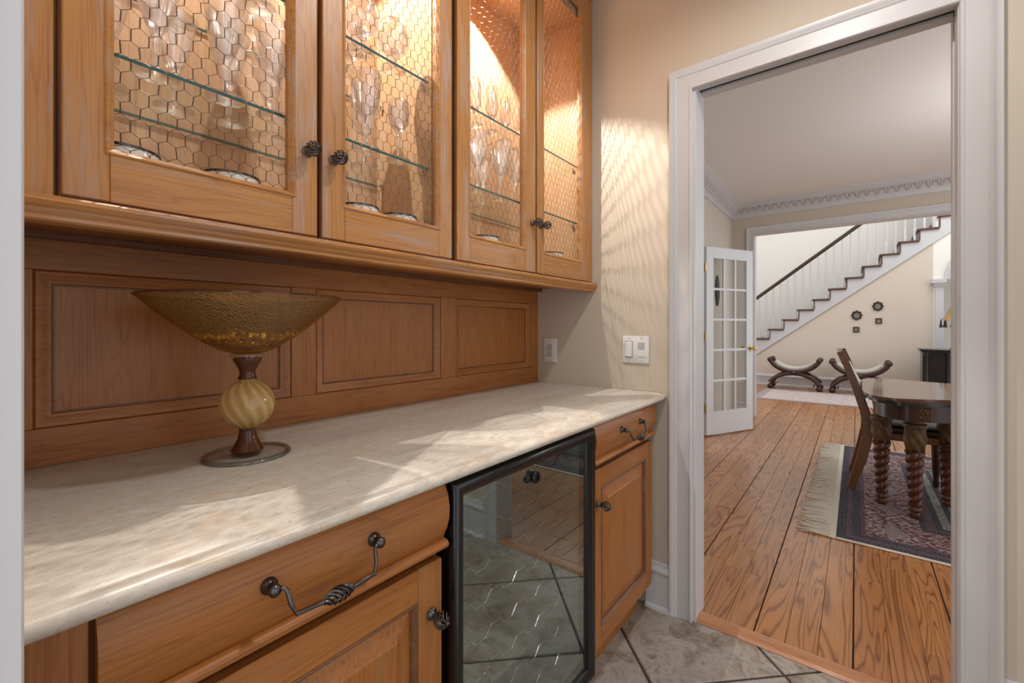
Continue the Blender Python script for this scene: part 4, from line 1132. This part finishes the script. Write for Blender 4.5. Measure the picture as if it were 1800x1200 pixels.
# recessed ceiling lamp
dlm = MB().lathe([(0.095, CEILZ), (0.095, CEILZ - 0.006), (0.08, CEILZ - 0.008), (0.072, CEILZ - 0.002), (0.072, CEILZ)], 28, (0.95, 0.06, 0))
tag(dlm.build('downlight_trim', PLATE, None, 40), 'white ring of the recessed ceiling downlight in the pantry', 'downlight')

# ------------------------------------------------------------------ glassware
def closed_profile(outer, wall, floor_h):
    """outer: (r,h) from foot centre up to rim. Adds the bowl's inside down to floor_h."""
    rim = outer[-1]; inner = []
    for r, h in outer[::-1]:
        if h <= floor_h + 0.004: break
        inner.append((max(r - wall, 0.002), h - (0.0 if (r, h) == rim else 0.0)))
    inner[0] = (rim[0] - wall, rim[1])
    return [(0.0, 0.0)] + outer + inner + [(0.0, floor_h)]
K_GOB = closed_profile([(0.036, 0.0), (0.037, 0.002), (0.030, 0.004), (0.012, 0.008), (0.0065, 0.016), (0.0060, 0.040), (0.0085, 0.055), (0.0075, 0.066), (0.012, 0.080), (0.022, 0.096), (0.031, 0.120), (0.036, 0.150), (0.040, 0.182), (0.0415, 0.195)], 0.0016, 0.084)
K_TULIP = K_GOB
K_GOB = closed_profile([(0.036, 0.0), (0.037, 0.002), (0.030, 0.004), (0.012, 0.008), (0.0065, 0.016), (0.0060, 0.040), (0.0085, 0.055), (0.0075, 0.066), (0.011, 0.080), (0.0175, 0.096), (0.0255, 0.122), (0.033, 0.152), (0.0400, 0.184), (0.0425, 0.197)], 0.0016, 0.084)
K_WINE = closed_profile([(0.032, 0.0), (0.033, 0.002), (0.025, 0.004), (0.008, 0.008), (0.0045, 0.018), (0.0042, 0.055), (0.0065, 0.068), (0.0060, 0.074), (0.014, 0.086), (0.025, 0.104), (0.0295, 0.130), (0.0285, 0.152), (0.027, 0.165)], 0.0014, 0.084)
K_SNIF = closed_profile([(0.034, 0.0), (0.035, 0.002), (0.026, 0.004), (0.010, 0.008), (0.008, 0.018), (0.012, 0.026), (0.009, 0.034), (0.020, 0.042), (0.040, 0.062), (0.046, 0.085), (0.043, 0.110), (0.036, 0.130)], 0.0015, 0.044)
K_FLUTE = closed_profile([(0.027, 0.0), (0.028, 0.002), (0.020, 0.004), (0.008, 0.007), (0.005, 0.014), (0.009, 0.026), (0.005, 0.036), (0.010, 0.052), (0.020, 0.070), (0.0235, 0.095), (0.021, 0.130), (0.020, 0.152), (0.0215, 0.165)], 0.0014, 0.056)
def cut(n, lo, hi, amt):
    return lambda h, a: 1 + (amt * math.cos(n * a) if lo < h < hi else 0.0)
def glass_proto(name, prof, facet, seg=40):
    m = MB().lathe(prof, seg, (0, 0, 0), 'z', facet); return m
def place_glasses(name, prof, facet, items, cat, group):
    me = None
    for (x, y, z, rz, label) in items:
        if me is None:
            o = glass_proto(name, prof, facet).build(name, CRYSTAL, None, 75); me = o.data
        else:
            o = bpy.data.objects.new(name, me); COL.objects.link(o)
        o.location = (x, y, z + 0.0003); o.rotation_euler = (0, 0, rz); tag(o, label, cat, group)
ZL, ZH = 1.645, 1.900
G = 'cut crystal goblets on the lower glass shelves'
D = ['leftmost', 'second', 'third', 'rightmost']
gob = [
 (0.141, 1.030, ZL, 'crystal goblet at the casing end of the lower shelf, front row, leftmost cabinet door'),
 (0.175, 1.150, ZL, 'crystal goblet at the casing end of the lower shelf, back row, leftmost cabinet door'),
 (0.228, 1.022, ZL, 'tall crystal goblet, second from left in the front row of the lower shelf, leftmost door'),
 (0.287, 1.150, ZL, 'crystal goblet, second from left in the back row of the lower shelf, leftmost door'),
 (0.340, 1.015, ZL, 'crystal goblet, third from left in the front row of the lower shelf, leftmost door'),
 (0.382, 1.125, ZL, 'crystal goblet, third from left in the back row of the lower shelf, leftmost door'),
 (0.438, 1.022, ZL, 'crystal goblet nearest the door knob in the front row of the lower shelf, leftmost door'),
 (0.475, 1.135, ZL, 'crystal goblet nearest the door knob in the back row of the lower shelf, leftmost door'),
 (0.665, 1.015, ZL, 'large crystal goblet at the front of the lower shelf behind the second cabinet door'),
 (0.730, 1.120, ZL, 'crystal goblet behind the large one on the lower shelf, second cabinet door'),
 (1.110, 1.030, ZL, 'crystal goblet, leftmost in front row of the lower shelf behind the third door'),
 (1.160, 1.150, ZL, 'crystal goblet, leftmost in back row of the lower shelf behind the third door'),
 (1.232, 1.025, ZL, 'crystal goblet, second in front row of the lower shelf behind the third door'),
 (1.276, 1.150, ZL, 'crystal goblet, second in back row of the lower shelf behind the third door'),
 (1.330, 1.030, ZL, 'crystal goblet beside the stile in front row of the lower shelf, third door'),
 (1.430, 1.045, ZL, 'crystal goblet on the lower shelf seen through the rightmost cabinet door'),
]
def is_tulip(l): return 'second cabinet door' in l
place_glasses('crystal_goblet', K_GOB, cut(9, 0.082, 0.158, 0.04), [(x, y, z, i * 0.7, l) for i, (x, y, z, l) in enumerate(gob) if not is_tulip(l)], 'glass', G)
place_glasses('crystal_goblet', K_TULIP, cut(9, 0.082, 0.158, 0.04), [(x, y, z, i * 0.7, l) for i, (x, y, z, l) in enumerate(gob) if is_tulip(l)], 'glass', G)
place_glasses('wine_glass', K_WINE, cut(8, 0.086, 0.14, 0.03), [(0.768, 1.012, ZL, 0.3, 'small round-bowled wine glass alone at the right end of the lower shelf, second door')], 'glass', None)
sn = [
 (0.425, 1.065, ZH, 'squat snifter at the front of the upper shelf behind the leftmost door'),
 (0.452, 1.165, ZH, 'squat snifter at the back of the upper shelf behind the leftmost door'),
 (0.655, 1.020, ZH, 'squat snifter at the front left of the upper shelf behind the second door'),
 (0.690, 1.130, ZH, 'squat snifter at the back of the upper shelf behind the second door'),
 (0.760, 1.025, ZH, 'squat snifter at the front right of the upper shelf behind the second door'),
]
place_glasses('brandy_snifter', K_SNIF, cut(8, 0.05, 0.08, 0.02), [(x, y, z, i * 0.5, l) for i, (x, y, z, l) in enumerate(sn)], 'glass', 'snifters on the upper glass shelf')
fl_ = [
 (1.150, 1.075, ZH, 'slender tulip glass, first from left on the upper shelf behind the third door'),
 (1.232, 1.065, ZH, 'slender tulip glass, second from left on the upper shelf behind the third door'),
 (1.322, 1.075, ZH, 'slender tulip glass, third from left on the upper shelf behind the third door'),
 (1.415, 1.080, ZH, 'slender tulip glass beside the stile on the upper shelf behind the third door'),
]
place_glasses('tulip_glass', K_FLUTE, cut(8, 0.055, 0.09, 0.03), [(x, y, z, i * 0.4, l) for i, (x, y, z, l) in enumerate(fl_)], 'glass', 'tulip glasses on the upper glass shelf')

# white bowls with dark rims on the cabinet floor
bw = [
 (0.185, 'white dark-rimmed bowl on the cabinet floor, first behind the leftmost door'),
 (0.360, 'white dark-rimmed bowl on the cabinet floor, second behind the leftmost door'),
 (0.662, 'white dark-rimmed bowl on the cabinet floor, first behind the second door'),
 (0.790, 'white dark-rimmed bowl on the cabinet floor, second behind the second door'),
 (1.165, 'white dark-rimmed bowl on the cabinet floor behind the third door'),
 (1.600, 'white dark-rimmed bowl on the cabinet floor behind the rightmost door'),
]
bproto = None
for x, l in bw:
    if bproto is None:
        bproto = MB().lathe([(0.0, 0.0), (0.024, 0.0), (0.026, 0.006), (0.040, 0.027), (0.049, 0.063), (0.053, 0.097), (0.050, 0.097), (0.046, 0.063), (0.036, 0.031), (0.0, 0.012)], 32).build('china_bowl', CHINA, None, 60)
        bproto.location = (x, 1.045, UIN0 + 0.0003)
        MB().lathe([(0.0495, 0.0965), (0.0545, 0.0965), (0.0545, 0.101), (0.0495, 0.101), (0.0495, 0.0965)], 32).build('dark_rim', RIM, None, 40).parent = bproto
        b = bproto
    else:
        b = copy_tree(bproto, (x, 1.045, UIN0 + 0.0003))
    tag(b, l, 'bowl', 'rimmed bowls on the cabinet floor')

# ------------------------------------------------------------------ amber glass compote
VX, VY = 0.388, 1.036
cp = thing('glass_compote', (VX, VY, CT), 'large amber glass footed bowl with swirled ball stem on the stone counter', 'bowl')
c3 = (VX, VY, 0)
OUT = [(0.0256, 1.121), (0.0512, 1.129), (0.0725, 1.142), (0.0938, 1.156), (0.1237, 1.180), (0.1535, 1.206), (0.1749, 1.226), (0.1906, 1.2415)]
INN = [(0.1881, 1.2425), (0.1723, 1.2285), (0.1510, 1.2095), (0.1211, 1.1835), (0.0913, 1.1605), (0.0699, 1.147), (0.0486, 1.1345), (0.0000, 1.128)]
MB().lathe([(0.0, 1.120)] + OUT + INN, 64, c3).build('bowl', AMBER, cp, 80)
MB().lathe([(0.1872, 1.2405), (0.1909, 1.2405), (0.1912, 1.2432), (0.1889, 1.2442), (0.1872, 1.2425), (0.1872, 1.2405)], 64, c3).build('rim', BROWNGL, cp, 60)
MB().lathe([(0.0000, 1.112), (0.0306, 1.112), (0.0342, 1.114), (0.0342, 1.1185), (0.0306, 1.1205), (0.0000, 1.1205)], 36, c3).build('collar', BASEGL, cp, 50)
MB().lathe([(0.0000, 1.066), (0.0188, 1.066), (0.0150, 1.076), (0.0155, 1.084), (0.0226, 1.098), (0.0273, 1.107), (0.0273, 1.112), (0.0000, 1.112)], 32, c3).build('upper_stem', BROWNGL, cp, 60)
def swirl(h, a): return 1 + 0.005 * math.sin(13 * a + h * 130)
pr_ = [(0.0, 0.957)]
for k in range(1, 18):
    a = -PI / 2 + k * PI / 18
    pr_.append((max(0.0530 * math.cos(a), 0.016), 1.012 + 0.0525 * math.sin(a)))
pr_.append((0.018, 1.066)); pr_.append((0.0, 1.066))
MB().lathe([(r, h - 1.009) for r, h in pr_], 60, (0, 0, 0), 'z', swirl).build('swirled_ball', BALL, cp, 80).location = (0, 0, 1.009 - CT)
MB().lathe([(0.0000, 0.9095), (0.0291, 0.9095), (0.0320, 0.914), (0.0263, 0.924), (0.0188, 0.938), (0.0155, 0.955), (0.0169, 0.963), (0.0000, 0.963)], 32, c3).build('lower_stem', BROWNGL, cp, 60)
MB().lathe([(0.0000, CT + 0.0004), (0.0807, CT + 0.0004), (0.0841, CT + 0.003), (0.0815, CT + 0.0065), (0.0343, CT + 0.009), (0.0000, CT + 0.009)], 48, c3).build('foot', BASEGL, cp, 60)
MB().lathe([(0.0755, CT + 0.0002), (0.0845, CT + 0.0002), (0.0851, CT + 0.004), (0.0824, CT + 0.0075), (0.0755, CT + 0.0078), (0.0755, CT + 0.0002)], 48, c3).build('foot_edge', RIMGL, cp, 60)
gf = MB(); rg = random.Random(11)
for k in range(190):
    a = rg.uniform(0, 2 * PI); r = 0.098 * math.sqrt(rg.uniform(0.02, 1)); h = 1.1335 + 0.9 * max(0, r / 0.853 - 0.03) ** 1.35 * 0.8
    gf.ball((VX + r * math.cos(a), VY + r * math.sin(a), h + 0.004 + rg.uniform(0, 0.004)), rg.uniform(0.003, 0.0065), 6, 4)
g_ = gf.build('gold_flecks', GOLD, cp, 60); g_['kind'] = 'stuff'

# ------------------------------------------------------------------ outlet and switch on the beige wall
ol = thing('power_outlet', (XW, 1.19, 1.06), 'white duplex power outlet on the beige wall above the counter', 'outlet')
MB().box(XW - 0.006, XW, 1.153, 1.227, 1.002, 1.118, 0.002, 2).build('cover_plate', PLATE, ol, 40)
MB().box(XW - 0.009, XW - 0.005, 1.1735, 1.2065, 1.027, 1.093, 0.001).build('receptacle', PLATE_S, ol)
so = MB()
for zc in (1.043, 1.077):
    so.box(XW - 0.0096, XW - 0.0088, 1.1965, 1.1985, zc - 0.002, zc + 0.007).box(XW - 0.0096, XW - 0.0088, 1.1815, 1.1835, zc - 0.002, zc + 0.006)
    so.ball((XW - 0.009, 1.190, zc - 0.009), 0.0025, 8, 6, (0.4, 1, 1))
so.build('socket_slots', SLOT, ol)
for zc in (1.012, 1.108):
    MB().ball((XW - 0.0062, 1.19, zc), 0.003, 8, 6, (0.4, 1, 1)).build('screw', STEEL, ol, 60)
sw = thing('light_switch', (XW, 0.749, 1.078), 'white double light switch plate beside the door casing', 'switch')
MB().box(XW - 0.006, XW, 0.690, 0.808, 1.020, 1.136, 0.002, 2).build('cover_plate', PLATE, sw, 40)
pdl = MB().poly([(XW - 0.006, 0.764, 1.046), (XW - 0.0115, 0.764, 1.048), (XW - 0.0075, 0.764, 1.110), (XW - 0.006, 0.764, 1.112)], (0, 0.030, 0)); pdl.build('paddle', PLATE, sw)
MB().box(XW - 0.0064, XW - 0.0055, 0.761, 0.797, 1.043, 1.115).build('paddle_gap', PLATE_D, sw)
MB().box(XW - 0.0075, XW - 0.0055, 0.704, 0.740, 1.044, 1.114, 0.0006).build('dimmer', PLATE, sw)
dm = MB()
for k in range(7): dm.box(XW - 0.0081, XW - 0.0074, 0.708, 0.736, 1.080 + 0.0042 * k, 1.0815 + 0.0042 * k)
dm.box(XW - 0.0081, XW - 0.0074, 0.706, 0.738, 1.0475, 1.0495)
dm.build('dimmer_grooves', PLATE_D, sw)
for yc in (0.721, 0.778):
    for zc in (1.030, 1.126): MB().ball((XW - 0.0062, yc, zc), 0.0028, 8, 6, (0.4, 1, 1)).build('screw', STEEL, sw, 60)
bpy.context.view_layer.update()
